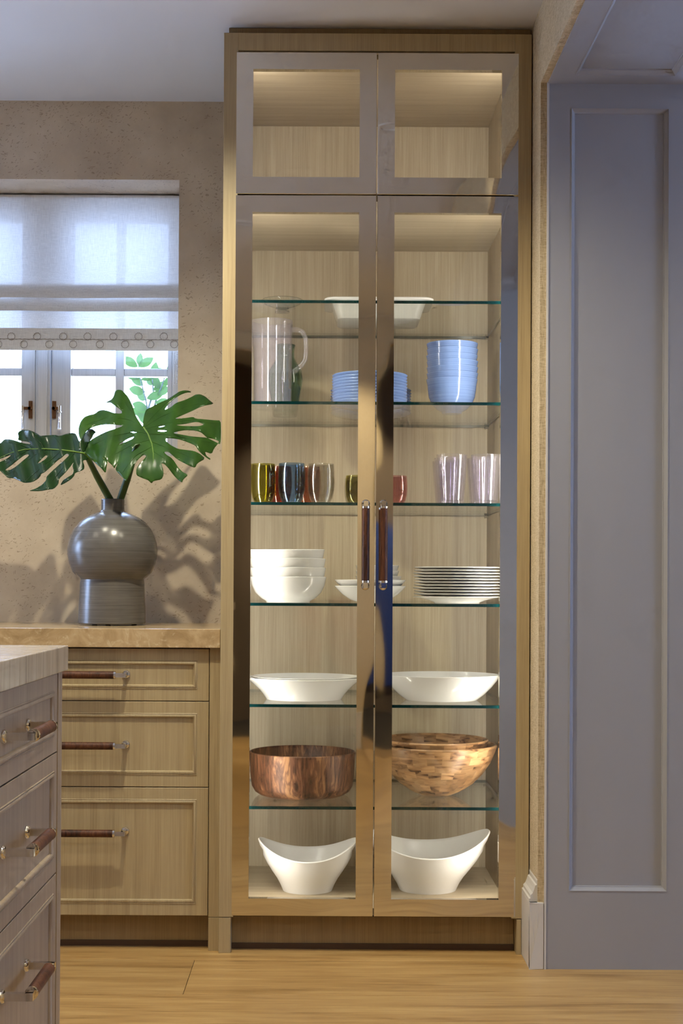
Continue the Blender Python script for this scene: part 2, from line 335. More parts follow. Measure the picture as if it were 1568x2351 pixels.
# ------------------------------------------------------------------ geometry helpers
class MB:
    def __init__(s): s.v = []; s.f = []; s.mi = []
    def quad(s, pts, mi=0):
        b = len(s.v); s.v += [Vector(p) for p in pts]; s.f.append(tuple(range(b, b+len(pts)))); s.mi.append(mi)
    def box(s, x0, x1, y0, y1, z0, z1, mi=0):
        b = len(s.v)
        s.v += [Vector(p) for p in ((x0,y0,z0),(x1,y0,z0),(x1,y1,z0),(x0,y1,z0),(x0,y0,z1),(x1,y0,z1),(x1,y1,z1),(x0,y1,z1))]
        for q in ((0,3,2,1),(4,5,6,7),(0,1,5,4),(1,2,6,5),(2,3,7,6),(3,0,4,7)):
            s.f.append(tuple(b+i for i in q)); s.mi.append(mi)
        return s
    def rings(s, rings, closed=True, cap0=False, cap1=False, mi=0):
        b = len(s.v); n = len(rings[0])
        for r in rings: s.v += [Vector(p) for p in r]
        for i in range(len(rings)-1):
            for j in range(n if closed else n-1):
                k = (j+1) % n
                s.f.append((b+i*n+j, b+i*n+k, b+(i+1)*n+k, b+(i+1)*n+j)); s.mi.append(mi)
        if cap0: s.f.append(tuple(b+j for j in reversed(range(n)))); s.mi.append(mi)
        if cap1: s.f.append(tuple(b+(len(rings)-1)*n+j for j in range(n))); s.mi.append(mi)
        return s
    def lathe(s, prof, seg=48, sx=1.0, sy=1.0, c=(0, 0, 0), mi=0):
        rings = []
        for r, z in prof:
            r = max(r, 1e-4)
            rings.append([(c[0]+r*sx*math.cos(2*PI*j/seg), c[1]+r*sy*math.sin(2*PI*j/seg), c[2]+z) for j in range(seg)])
        return s.rings(rings, True, prof[0][0] > 1e-3, prof[-1][0] > 1e-3, mi)
    def tube(s, pts, rad, seg=10, caps=True, mi=0, flat=1.0):
        pts = [Vector(p) for p in pts]; n = len(pts)
        rads = rad if isinstance(rad, (list, tuple)) else [rad]*n
        t0 = (pts[1]-pts[0]).normalized(); up = Vector((0, 0, 1)) if abs(t0.z) < 0.9 else Vector((1, 0, 0))
        nrm = (up - t0*up.dot(t0)).normalized(); rings = []
        for i in range(n):
            t = (pts[min(i+1, n-1)]-pts[max(i-1, 0)]).normalized()
            nrm = (nrm - t*nrm.dot(t)).normalized(); bn = t.cross(nrm)
            rings.append([pts[i] + nrm*(math.cos(2*PI*j/seg)*rads[i]) + bn*(math.sin(2*PI*j/seg)*rads[i]*flat) for j in range(seg)])
        return s.rings(rings, True, caps, caps, mi)
    def cyl(s, p0, p1, r, seg=20, mi=0): return s.tube([p0, p1], r, seg, True, mi)
    def mesh(s, name, mats, smooth=None, bevel=0.0, off=Vector((0, 0, 0)), fix=True):
        me = bpy.data.meshes.new(name); me.from_pydata([v-off for v in s.v], [], s.f)
        for k in mats: me.materials.append(MT[k])
        for p, i in zip(me.polygons, s.mi): p.material_index = i
        if bevel or fix:
            bm = bmesh.new(); bm.from_mesh(me)
            bmesh.ops.remove_doubles(bm, verts=bm.verts, dist=1e-6)
            if bevel:
                ed = [e for e in bm.edges if len(e.link_faces) == 2 and e.calc_face_angle(0) > 0.6]
                bmesh.ops.bevel(bm, geom=ed, offset=bevel, segments=2, profile=0.5, affect='EDGES')
            bmesh.ops.recalc_face_normals(bm, faces=bm.faces); bm.to_mesh(me); bm.free()
        if smooth is not None:
            for p in me.polygons: p.use_smooth = True
            me.set_sharp_from_angle(angle=math.radians(smooth))
        return me
def world_loc(o):
    v = Vector((0, 0, 0))
    while o is not None: v = v + o.location; o = o.parent
    return v
def tag(o, label=None, cat=None, group=None, kind=None):
    if label: o['label'] = label
    if cat: o['category'] = cat
    if group: o['group'] = group
    if kind: o['kind'] = kind
    return o
def thing(name, label, cat, loc=(0, 0, 0), group=None, kind=None):
    o = bpy.data.objects.new(name, None); COL.objects.link(o); o.location = loc; o.empty_display_size = 0.05
    return tag(o, label, cat, group, kind)
def put(name, me, parent=None, loc=(0, 0, 0)):
    o = bpy.data.objects.new(name, me); COL.objects.link(o); o.location = loc
    if parent is not None: o.parent = parent
    return o
def part(name, mb, mats, parent=None, smooth=None, bevel=0.0, label=None):
    """mesh built in world coordinates, stored relative to its parent"""
    if isinstance(mats, str): mats = [mats]
    off = world_loc(parent) if parent is not None else Vector((0, 0, 0))
    o = put(name, mb.mesh(name, mats, smooth, bevel, off), parent)
    if label: o['label'] = label
    return o
def single(name, mb, mats, label, cat, base, group=None, smooth=None, bevel=0.0):
    """a one-mesh thing built in world coordinates with its origin at base"""
    if isinstance(mats, str): mats = [mats]
    o = put(name, mb.mesh(name, mats, smooth, bevel, Vector(base)), None, base)
    return tag(o, label, cat, group)
def box(x0, x1, y0, y1, z0, z1): return MB().box(x0, x1, y0, y1, z0, z1)
def struct(name, mb, mats, parent=None, smooth=None, bevel=0.0):
    o = part(name, mb, mats, parent, smooth, bevel)
    if parent is None: o['kind'] = 'structure'
    return o
ORD = ['top', 'second', 'third', 'fourth', 'fifth', 'sixth', 'seventh', 'eighth', 'ninth', 'tenth', 'eleventh', 'twelfth']
def order(i, n): return 'topmost' if i == 0 else ('bottom' if i == n-1 else ORD[i]+' from top')

# ------------------------------------------------------------------ room shell
YB = 0.645                                   # face of the stone back wall
XL, XR = -3.2, 0.5895                        # left wall, right (woven) wall face
YREAR = -4.45
JY = PZ(1400, 2226, 0).y                     # face of the panelled jamb
XJ1 = 1.0                                    # far side of the thick right wall
ZH = W(1259, 192, JY).z                      # head of the opening
YO = -2.45                                   # near end of the opening
# floor and its planks
flo = struct('floor', box(XL, 4.1, YREAR-2.2, 0.645, -0.05, -0.004), 'dark_gap')
pw = 0.330; rows = []
yy = 0.255
k = 0
while yy > YREAR-0.3:
    y1 = yy; y0 = yy-pw+0.0012
    if k == 1: cuts = [-2.4, -0.342, 1.55]
    elif k == 0: cuts = [-1.7, 1.25]
    elif k in (2, 3): cuts = [-1.2-0.4*k, 1.4+0.3*k]
    else:
        st = random.uniform(0.2, 1.8); cuts = []
        x = XL+st
        while x < 4.0: cuts.append(x); x += random.uniform(1.9, 2.5)
    xs = [XL]+cuts+[4.05]
    for a, b in zip(xs, xs[1:]):
        part('floor_plank', box(a+0.0006, b-0.0006, y0, y1, -0.004, 0.0), 'oak_plank', flo, None, 0.0007)
    yy -= pw; k += 1
# ceiling
ceil = struct('ceiling', box(XL, 4.1, YREAR-2.2, 0.9, ZC, ZC+0.05), 'ceiling_paint')
for (x, y, p) in DOWNLIGHTS_AND_FILL:  # trim rings, also round the added fill lamps
    m = MB(); m.rings([[(x+r_*math.cos(2*PI*j/28), y+r_*math.sin(2*PI*j/28), ZC+z_) for j in range(28)] for r_, z_ in ((0.034, 0.0), (0.034, -0.004), (0.046, -0.004), (0.048, 0.0))], True); part('lamp_trim', m, 'white_paint', ceil, 40)
# back wall with the deep window recess
wx1 = W(409, 800, YB).x; wz1 = W(200, 412, YB).z; wz0 = W(395, 1047, YB).z
wx0 = wx1-0.98; YW = 0.875; FX0, FX1 = -2.9, -1.66
m = MB()
m.box(XL, FX0, YB, YW, 0, ZC); m.box(FX1, wx0, YB, YW, 0, ZC); m.box(FX0, FX1, YB, YW, 0, wz0); m.box(FX0, FX1, YB, YW, wz1, ZC); m.box(wx1, 0.62, YB, YW, 0, ZC); m.box(wx0, wx1, YB, YW, wz1, ZC); m.box(wx0, wx1, YB, YW, 0, wz0)
struct('wall_back', m, 'shell_limestone')
m = MB(); m.box(XL, FX0, YW, YW+0.12, 0, ZC); m.box(FX1, wx0-0.02, YW, YW+0.12, 0, ZC); m.box(FX0, FX1, YW, YW+0.12, 0, wz0); m.box(FX0, FX1, YW, YW+0.12, wz1, ZC); m.box(wx1+0.02, 4.2, YW, YW+0.12, 0, ZC); m.box(wx0-0.02, wx1+0.02, YW, YW+0.12, wz1+0.02, ZC); m.box(wx0-0.02, wx1+0.02, YW, YW+0.12, 0, wz0-0.02)
struct('wall_outer', m, 'white_paint')
m = MB(); m.box(FX0, FX0+0.05, YW+0.01, YW+0.07, wz0, wz1); m.box(FX1-0.05, FX1, YW+0.01, YW+0.07, wz0, wz1); m.box(FX0+0.05, FX1-0.05, YW+0.01, YW+0.07, wz0, wz0+0.05); m.box(FX0+0.05, FX1-0.05, YW+0.01, YW+0.07, wz1-0.05, wz1)
w3 = struct('fill_window_far', m, 'white_paint')  # unseen window added in the back wall to light the ceiling
part('window_pane', box(FX0+0.05, FX1-0.05, YW+0.035, YW+0.039, wz0+0.05, wz1-0.05), 'pane_glass', w3)
L0, L1, LZ0, LZ1 = -0.14, 0.62, 0.95, 2.0
m = MB(); m.box(XL-0.1, XL, YREAR-2.2, L0, 0, ZC); m.box(XL-0.1, XL, L1, 0.9, 0, ZC); m.box(XL-0.1, XL, L0, L1, 0, LZ0); m.box(XL-0.1, XL, L0, L1, LZ1, ZC)
struct('wall_left', m, 'woven_wallcovering')
m = MB(); m.box(XL-0.1, XL-0.04, L0, L0+0.04, LZ0, LZ1); m.box(XL-0.1, XL-0.04, L1-0.04, L1, LZ0, LZ1); m.box(XL-0.1, XL-0.04, L0+0.04, L1-0.04, LZ0, LZ0+0.04); m.box(XL-0.1, XL-0.04, L0+0.04, L1-0.04, LZ1-0.04, LZ1)
w2 = struct('fill_window_left', m, 'white_paint')  # unseen window added in the left wall to send daylight onto the ceiling
part('window_pane', box(XL-0.075, XL-0.071, L0+0.04, L1-0.04, LZ0+0.04, LZ1-0.04), 'pane_glass', w2)
# right wall: woven covering in front of a white panelled opening
XF = XR+0.019
m = MB(); m.box(XR, XF, JY+0.004, 0.66, 0, ZC); m.box(XR, XF, YO, JY+0.004, ZH+0.004, ZC); m.box(XR, XF, YREAR, YO, 0, ZC)
struct('wall_right', m, 'woven_wallcovering')
RD = 0.013                                    # depth of the sunk panels
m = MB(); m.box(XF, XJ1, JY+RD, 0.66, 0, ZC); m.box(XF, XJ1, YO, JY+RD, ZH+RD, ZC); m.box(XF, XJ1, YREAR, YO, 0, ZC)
core = struct('wall_opening', m, 'white_paint_shaded')
def sweep_rect(mapf, u0, u1, v0, v1, prof, name, mat, parent, smooth=50):
    """mitred moulding round a rectangle; prof = (inward, out) points; mapf(u, v, w) -> world"""
    m = MB(); rings = []
    for (cu, cv, du, dv) in ((u0, v0, 1, 1), (u1, v0, -1, 1), (u1, v1, -1, -1), (u0, v1, 1, -1)):
        rings.append([mapf(cu+du*d, cv+dv*d, w) for d, w in prof])
    m.rings(rings+[rings[0]], False)
    return part(name, m, mat, parent, smooth)
PANEL = [(0.0, 0.0), (0.0, 0.0012), (0.002, 0.0012), (0.003, -0.001), (0.006, -0.004), (0.009, -0.008), (0.0105, -0.0095), (0.0125, -0.0095), (0.0135, -RD)]
a = W(1308, 1200, JY); b = W(1534, 1200, JY); zt = W(1420, 248, JY).z; zb = W(1420, 2047, JY).z
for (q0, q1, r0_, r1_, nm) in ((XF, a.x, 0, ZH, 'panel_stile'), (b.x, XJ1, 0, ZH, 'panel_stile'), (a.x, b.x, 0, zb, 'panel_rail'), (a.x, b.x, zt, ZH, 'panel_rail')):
    part(nm, box(q0, q1, JY, JY+RD, r0_, r1_), 'white_paint_shaded', core)
sweep_rect(lambda u, v, w: (u, JY-w, v), a.x, b.x, zb, zt, PANEL, 'panel_moulding', 'white_paint_shaded', core)
s0, s1 = YO+0.08, JY-0.065
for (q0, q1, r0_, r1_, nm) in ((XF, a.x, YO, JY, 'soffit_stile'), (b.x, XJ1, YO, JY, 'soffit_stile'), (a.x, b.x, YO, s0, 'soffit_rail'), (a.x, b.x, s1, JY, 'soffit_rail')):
    part(nm, box(q0, q1, r0_, r1_, ZH, ZH+RD), 'white_paint_shaded', core)
sweep_rect(lambda u, v, w: (u, v, ZH-w), a.x, b.x, s0, s1, PANEL, 'panel_moulding', 'white_paint_shaded', core)
part('jamb_bead', box(XF-0.002, XF+0.003, JY-0.004, JY+0.006, 0, ZH+0.004), 'white_paint', core)
# baseboard at the end of the right wall
bx = W(1215.5, 2150, JY-0.002).x; zp = W(1230, 2072, JY).z; zcap = zp+0.062
m = MB(); m.box(bx, XR+0.001, JY-0.003, 0.003, 0, zp); m.box(bx, XF-0.003, JY-0.003, JY+0.012, 0, zp)
bb = struct('baseboard_right', m, 'white_paint', None, None, 0.002)
cp = [(0, 0), (0.0, 0.008), (0.004, 0.010), (0.004, 0.018), (0.010, 0.024), (0.014, 0.034), (0.017, 0.044), (0.021, 0.046), (0.021, 0.056), (XR-bx, 0.060), (XR-bx, 0)]
m = MB(); m.rings([[(bx+d, y, zp+z) for d, z in cp] for y in (JY+0.008, 0.003)], True, True, True)
part('baseboard_cap', m, 'white_paint', bb)
m = MB(); m.box(XR-0.03, XR, YREAR, YO, 0, zp)
struct('baseboard_rear_right', m, 'white_paint', None, None, 0.002)
# room on the right with its window
m = MB(); m.box(4.05, 4.15, YREAR-2.2, -1.9, 0, ZC); m.box(4.05, 4.15, -1.1, 0.9, 0, ZC); m.box(4.05, 4.15, -1.9, -1.1, 0, 0.95); m.box(4.05, 4.15, -1.9, -1.1, 2.05, ZC)
struct('wall_side_room', m, 'white_paint')
# rear wall with the doorway that the polished doors mirror
dz = 2.44; DOORWAYS = ((-0.68, -0.12), (0.30, 0.57))
m = MB(); m.box(XL, -0.68, YREAR-0.12, YREAR, 0, ZC); m.box(0.57, 4.1, YREAR-0.12, YREAR, 0, ZC); m.box(-0.68, 0.57, YREAR-0.12, YREAR, dz, ZC); m.box(-0.12, 0.30, YREAR-0.12, YREAR, 0, dz)
struct('wall_rear', m, 'woven_wallcovering')
m = MB()
for (dx0, dx1) in DOORWAYS:
    m.box(dx0-0.02, dx0, YREAR, YREAR+0.012, 0, dz+0.02); m.box(dx1, dx1+0.02, YREAR, YREAR+0.012, 0, dz+0.02); m.box(dx0, dx1, YREAR, YREAR+0.012, dz, dz+0.02)
struct('trim_1', m, 'oak_veneer', None, None, 0.002)
m = MB(); m.box(XL, -0.70, YREAR, YREAR+0.03, 0, 0.2); m.box(-0.10, 0.28, YREAR, YREAR+0.03, 0, 0.2)
struct('baseboard_rear', m, 'white_paint', None, None, 0.003)
m = MB(); m.box(-2.0, 2.0, YREAR-2.2, YREAR-2.1, 0, ZC); m.box(-2.1, -2.0, YREAR-2.2, YREAR-0.12, 0, ZC); m.box(2.0, 2.1, YREAR-2.2, YREAR-0.12, 0, ZC)
hall = struct('wall_hall', m, 'dark_hall')
part('blue_reflection_panel', box(0.2, 1.6, YREAR-2.1, YREAR-2.06, 0.25, 1.55), 'navy_paint', hall)  # invented panel that gives the polished doors their blue reflection
struct('ground', box(-1.4, 0.5, 1.3, 2.8, -0.3, -0.2), 'ground')

# ------------------------------------------------------------------ window
win = thing('window_1', None, None, (wx1-0.49, YW, wz0), None, 'structure')
YF = 0.89
def wxp(px): return W(px, 850, YF).x
def wzp(py): return W(200, py, YF).z
zg0, zg1 = wzp(1018), wzp(507)
zs0, zs1 = wz0-0.005, wz1+0.02
m = MB()
m.box(wxp(397), wx1+0.02, YF-0.02, YF+0.07, zs0-0.02, zs1); m.box(wx0-0.02, wx0+0.02, YF-0.02, YF+0.07, zs0-0.02, zs1)
m.box(wx0, wxp(397), YF-0.02, YF+0.07, zs0-0.03, zs0+0.022); m.box(wx0, wxp(397), YF-0.02, YF+0.07, wzp(470), zs1)
part('window_frame', m, 'window_oak', win, None, 0.002)
m = MB(); m.box(wxp(84), wxp(117), YF-0.012, YF+0.06, zs0+0.02, wzp(470)); m.box(wxp(90), wxp(111), YF-0.022, YF-0.012, zs0+0.02, wzp(470))
part('centre_post', m, 'window_oak', win, None, 0.002)
def sash(pA, pB, g, mun, hx, lever):
    """sash between pixel columns pA..pB with glass columns g=(g0,g1), muntin m0..m1"""
    m = MB(); y0, y1 = YF-0.004, YF+0.045; z0, z1 = zs0+0.022, wzp(472)
    m.box(wxp(pA), wxp(g[0]), y0, y1, z0, z1); m.box(wxp(g[1]), wxp(pB), y0, y1, z0, z1)
    m.box(wxp(g[0]), wxp(g[1]), y0, y1, z0, zg0); m.box(wxp(g[0]), wxp(g[1]), y0, y1, zg1, z1)
    s = part('casement_sash', m, 'window_oak', win, None, 0.003)
    gx0, gx1 = wxp(g[0]), wxp(g[1]); ma, mb_ = wxp(mun[0]), wxp(mun[1])
    part('muntin', box(ma, mb_, YF+0.004, YF+0.04, zg0, zg1), 'window_oak', s, None, 0.003)
    rowz = [zg0, wzp(863), wzp(845), wzp(686), wzp(668), zg1]
    for j in (1, 3):
        for (u0, u1) in ((gx0, ma), (mb_, gx1)):
            part('muntin', box(u0, u1, YF+0.006, YF+0.038, rowz[j], rowz[j+1]), 'window_oak', s, None, 0.003)
    for j in (0, 2, 4):
        for (u0, u1) in ((gx0, ma), (mb_, gx1)):
            part('window_pane', box(u0, u1, YF+0.020, YF+0.024, rowz[j], rowz[j+1]), 'pane_glass', s)
    # handle: plate, arm, lever
    x = wxp(hx); zc_ = wzp(940); sg = 1 if lever > hx else -1; xl = wxp(lever)
    m = MB(); m.box(x-0.0065, x+0.0065, y0-0.006, y0, wzp(962), wzp(922)); m.cyl((x, y0-0.006, wzp(957)), (x, y0-0.008, wzp(957)), 0.004, 10); m.cyl((x, y0-0.006, wzp(927)), (x, y0-0.008, wzp(927)), 0.004, 10)
    m.cyl((x, y0-0.004, zc_), (x, y0-0.022, zc_), 0.006, 14)
    m.box(min(x, xl)-0.003, max(x, xl)+0.003, y0-0.022, y0-0.012, zc_-0.005, zc_+0.005)
    part('handle_plate', m, 'casement_bronze', s, 40)
    m = MB(); m.tube([(xl, y0-0.018, wzp(934)), (xl, y0-0.018, wzp(946)), (xl, y0-0.018, wzp(947)), (xl, y0-0.018, wzp(950)), (xl, y0-0.019, wzp(951)), (xl, y0-0.022, wzp(985)), (xl, y0-0.022, wzp(987)), (xl, y0-0.022, wzp(990))],
        [0.0055, 0.0055, 0.008, 0.008, 0.0045, 0.0065, 0.009, 0.006], 14)
    part('handle_lever', m, 'chrome', s, 40)
    return s
sash(119, 396, (163, 385), (264.5, 284.5), 126, 140)
sash(-188, 82, (-176, 50), (-70, -53), 72, 56)
# roman shade
sx0, sx1 = wx0+0.012, wx1-0.006; YS = 0.805
def shz(py): return W(200, py, YS).z
prof = [(0.0, 449), (0.001, 540), (0.0, 620), (-0.006, 640), (-0.016, 664), (-0.020, 680), (-0.017, 687), (-0.008, 684), (-0.002, 660), (-0.004, 655), (-0.010, 690), (-0.014, 708), (-0.012, 717), (-0.006, 714), (0.001, 695), (0.0, 690), (-0.006, 722), (-0.012, 745), (-0.012, 757), (-0.011, 806)]
N = 44; rings = []
for i in range(N+1):
    t = i/N; x = sx0+(sx1-sx0)*t; r = []
    for (dy, py) in prof:
        wob = noise.noise(Vector((x*5, py*0.02, 0)))*0.006
        sag = noise.noise(Vector((x*3, 3.3, py*0.01)))*(3.0 if 600 < py < 800 else 0.5)
        r.append((x, YS+dy+(wob if py > 460 else 0), shz(py+sag)))
    rings.append(r)
shade = thing('roman_shade', 'white linen roman shade half drawn over the kitchen window', 'window shade', ((sx0+sx1)/2, YS, shz(806)))
part('shade_cloth', MB().rings(rings, False), 'shade_linen', shade, 80)
m = MB(); rings = []
for i in range(N+1):
    t = i/N; x = sx0+(sx1-sx0)*t
    w_ = noise.noise(Vector((x*5, 15, 0)))*0.005
    rings.append([(x, YS-0.018+w_, shz(756)), (x, YS-0.019+w_, shz(780)), (x, YS-0.0175+w_, shz(806.5)), (x, YS-0.0155+w_, shz(806.5)), (x, YS-0.0155+w_, shz(757))])
part('hem_band', m.rings(rings, True, True, True), 'shade_linen', shade, 50)
part('headrail', box(sx0, sx1, YS+0.004, YS+0.045, shz(456), shz(447)), 'white_paint', shade)
def hem_y(x): return YS-0.0195+noise.noise(Vector((x*5, 15, 0)))*0.005
def ring_at(px, py, r):
    c = W(px, py, YS-0.02); m = MB(); pts = []
    for j in range(25):
        a_ = 2*PI*j/24; rr = r*(1+0.05*math.sin(a_*11)); pts.append((c.x+rr*math.cos(a_), hem_y(c.x)-0.001, c.z+rr*math.sin(a_)))
    m.tube(pts, [0.0006+0.0006*(j % 2) for j in range(25)], 5, False); part('stitched_ring', m, 'thread', shade)
for px in (26, 85, 145, 201, 260, 318, 376, -34, -92): ring_at(px, 772.5, 0.0122)
for px in (55, 113, 168, 229, 287, 345, 400, -4, -63): ring_at(px, 790.5, 0.0122)
m = MB(); pts = []
for i in range(140):
    x = sx0+(sx1-sx0)*i/139; pts.append((x, hem_y(x)-0.0008, shz(781.5)+0.0008*math.sin(i*2.1)))
part('stitched_line', m.tube(pts, [0.0007+0.0006*(i % 2) for i in range(140)], 5), 'thread', shade)
m = MB(); c = W(401, 806, YS+0.03)
for i in range(30):
    z = c.z+0.01-i*0.0042
    m.lathe([(0.0002, -0.0017), (0.0014, -0.001), (0.0018, 0), (0.0014, 0.001), (0.0002, 0.0017)], 8, c=(c.x, c.y, z))
    m.lathe([(0.0002, -0.0017), (0.0014, -0.001), (0.0018, 0), (0.0014, 0.001), (0.0002, 0.0017)], 8, c=(c.x+0.008, c.y, z))
part('bead_chain', m, 'window_oak', shade)
# shrub outside
g0 = W(345, 1010, 2.0)
shrub = thing('garden_shrub', 'pale green leafy shrub outside the window, seen through the right pane', 'shrub', (g0.x, 2.0, -0.2))
def leafmesh():
    m = MB(); n = 7
    L = 0.075; rows_ = []
    for i in range(n+1):
        t = i/n; w = 0.019*math.sin(PI*min(1, t*0.96+0.02))**0.8; rows_.append([(-w, 0.004*abs(w)/0.02, L*t), (0, 0, L*t), (w, 0.004*abs(w)/0.02, L*t)])
    return m.rings(rows_, False).mesh('shrub_leaf', ['shrub_leaf'], 60)
lm = leafmesh()
tw = MB(); stems = [[(355, 1100), (348, 990), (335, 920), (322, 870), (318, 838)], [(345, 975), (358, 920), (372, 885), (380, 860)], [(340, 940), (352, 900), (350, 872)]]
for st in stems: tw.tube([W(a_, b_, 2.0+0.04*math.sin(i*2)) for i, (a_, b_) in enumerate(st)], [0.005, 0.004, 0.003, 0.002, 0.0015][:len(st)], 6)
tw.tube([(g0.x, 2.0, -0.2), W(355, 1100, 2.0)], 0.007, 6)
part('twig', tw, 'twig', shrub)
for (px, py, ang) in [(318, 838, 0.1), (318, 842, 1.0), (316, 842, -1.0), (322, 868, -1.3), (325, 872, 1.1), (328, 885, -0.9), (333, 900, -1.5), (337, 915, 1.2), (336, 918, -1.0), (380, 860, 0.5), (378, 868, -0.7), (374, 880, 1.4), (368, 893, -0.6), (362, 905, 1.2), (352, 875, 0.2), (350, 884, -0.8), (352, 896, 1.0), (356, 925, 1.5), (345, 955, -1.2), (348, 975, -0.9), (346, 960, 1.2), (340, 938, -1.4)]:
    p = W(px, py, 2.0)
    o = put('leaf', lm, shrub, p - shrub.location); o.rotation_euler = (random.uniform(-0.5, 0.5), ang, random.uniform(-0.6, 0.6)); s_ = random.uniform(0.75, 1.15); o.scale = (s_, s_, s_)

# ------------------------------------------------------------------ pull handles
def handle(parent, c, a, o, spacing, grip, proj=0.042):
    """c centre on the face, a axis along the grip, o outward; sub-parts of parent"""
    c = Vector(c); a = Vector(a).normalized(); o = Vector(o).normalized(); s = a.cross(o)
    P = lambda i, j, k=0.0: c + a*i + o*j + s*k
    def bar(m, i0, i1, j0, j1, h):
        pts = [P(i, j, k) for i in (i0, i1) for j in (j0, j1) for k in (-h, h)]
        b = len(m.v); m.v += pts
        for q in ((0, 1, 3, 2), (4, 6, 7, 5), (0, 4, 5, 1), (2, 3, 7, 6), (0, 2, 6, 4), (1, 5, 7, 3)): m.f.append(tuple(b+x for x in q)); m.mi.append(0)
    g2 = grip/2
    for sg in (-1, 1):
        m = MB(); e = sg*spacing/2
        m.tube([P(e, 0), P(e, 0.004), P(e, 0.0065), P(e, 0.008)], [0.0118, 0.0118, 0.0105, 0.007], 24)
        lo, hi = sorted((e-sg*0.0055, e+sg*0.0055)); bar(m, lo, hi, 0.006, proj+0.0075, 0.0062)
        lo, hi = sorted((e, sg*(g2+0.003))); bar(m, lo, hi, proj-0.0065, proj+0.0065, 0.0062)
        m.tube([P(sg*(g2+0.005), proj), P(sg*(g2+0.0045), proj), P(sg*(g2-0.001), proj)], [0.009, 0.0112, 0.0112], 24)
        part('handle_mount', m, 'chrome', parent, 35)
    m = MB(); m.tube([P(-g2, proj), P(-g2+0.001, proj), P(g2-0.001, proj), P(g2, proj)], [0.0098, 0.0106, 0.0106, 0.0098], 20)
    part('handle_grip', m, 'grip_wood', parent, 35, label='reddish brown wooden grip')

# ------------------------------------------------------------------ tall glazed cabinet
TX0, TX1 = -0.282, 0.5862                   # outer sides
DX0, DXC, DX1 = -0.2486, 0.1512, 0.552      # door edges
ZT = W(870, 77, 0).z                        # top of the top rail
ZA, ZBk, ZD = 2.5364, 2.1327, 0.1047        # door lines
IX0, IX1 = -0.2416, W(1122, 420, 0.622).x   # inner sides
YI = 0.622                                  # inner back
tall = thing('tall_cabinet', 'tall oak display cabinet with polished steel framed glass doors', 'cabinet', ((TX0+TX1)/2, 0.3, 0))
def tp(name, x0, x1, y0, y1, z0, z1, mat, bev=0.0008, label=None): return part(name, box(x0, x1, y0, y1, z0, z1), mat, tall, None, bev, label)
tp('side_panel', TX0, IX0, 0.0, YI+0.018, ZD-0.004, ZT, 'oak_veneer'); tp('side_panel', IX1, TX1, 0.0, YI+0.018, ZD-0.004, ZT, 'oak_veneer')
tp('foot', TX0, DX0, 0.0, 0.06, 0, ZD-0.006, 'oak_veneer'); tp('foot', DX1+0.001, bx-0.001 if bx < TX1 else TX1, 0.0, 0.06, 0, ZD-0.006, 'oak_veneer')
tp('top_rail', IX0, IX1, 0.0, 0.03, ZA+0.004, ZT, 'oak_veneer')
zi1 = W(1000, 292, YI).z; zi2 = W(1000, 578, YI).z
tp('top_panel', IX0, IX1, 0.03, YI, zi1, ZT, 'inner_veneer_across')
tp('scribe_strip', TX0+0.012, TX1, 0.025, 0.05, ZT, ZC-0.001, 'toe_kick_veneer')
zdiv = ZBk+0.012
tp('divider_panel', IX0, IX1, 0.022, YI, zi2, zdiv, 'inner_veneer_across')
tp('back_panel', IX0, IX1, YI, YI+0.018, 0.06, ZT, 'inner_veneer')
ZFL = W(850, 2084, 0.03).z
tp('floor_panel', IX0, IX1, 0.024, YI, ZFL-0.02, ZFL, 'inner_veneer_across')
tp('inner_lining', IX0, IX0+0.0015, 0.03, YI, ZFL, zi1, 'inner_veneer_side'); tp('inner_lining', IX1-0.0015, IX1, 0.03, YI, ZFL, zi1, 'inner_veneer_side')
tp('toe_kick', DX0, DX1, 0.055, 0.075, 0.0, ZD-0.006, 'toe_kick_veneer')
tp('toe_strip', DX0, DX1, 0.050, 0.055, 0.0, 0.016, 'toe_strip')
tp('under_panel', DX0, DX1, 0.022, 0.075, ZD-0.006, ZFL-0.02, 'dark_gap')
FW = 0.0482
def door(x0, x1, z0, z1, rot, hinge_left, hx=None):
    """framed glass door; origin on the hinge edge so the slight set of the leaf turns about it"""
    ox = x0 if hinge_left else x1
    m = MB(); t = 0.022
    xo0, xo1, zo0, zo1 = x0, x1, z0, z1; xi0, xi1, zi0_, zi1_ = x0+FW, x1-FW, z0+FW, z1-FW
    O = [(xo0, zo0), (xo1, zo0), (xo1, zo1), (xo0, zo1)]; I = [(xi0, zi0_), (xi1, zi0_), (xi1, zi1_), (xi0, zi1_)]
    m.rings([[(x, t, z) for x, z in O], [(x, 0.001, z) for x, z in O], [(x+(0.001 if x == xo0 else -0.001), 0, z+(0.001 if z == zo0 else -0.001)) for x, z in O],
             [(x, 0, z) for x, z in I], [(x, t, z) for x, z in I], [(x, t, z) for x, z in O]], True)
    fr = part('door', m, 'polished_steel', tall)
    part('glass_pane', box(xi0-0.001, xi1+0.001, 0.009, 0.013, zi0_-0.001, zi1_+0.001), 'pane_glass', fr)
    if hx is not None:
        handle(fr, (hx, 0, (W(840, 1157, 0).z+W(840, 1345, 0).z)/2), (0, 0, 1), (0, -1, 0), 0.231, 0.2035, 0.040)
    off = Vector((ox, 0, 0)) - tall.location
    # turn about the hinge
    for v in fr.data.vertices: v.co -= off
    for ch in fr.children:
        for v in ch.data.vertices: v.co -= off
    fr.location = off
    fr.rotation_euler.z = math.radians(rot)
    return fr
g = 0.0016
door(DX0+g, DXC-g, ZBk+g, ZA-g*0.5, -0.10, True); door(DXC+g, DX1-g, ZBk+g, ZA-g*0.5, 0.15, False)
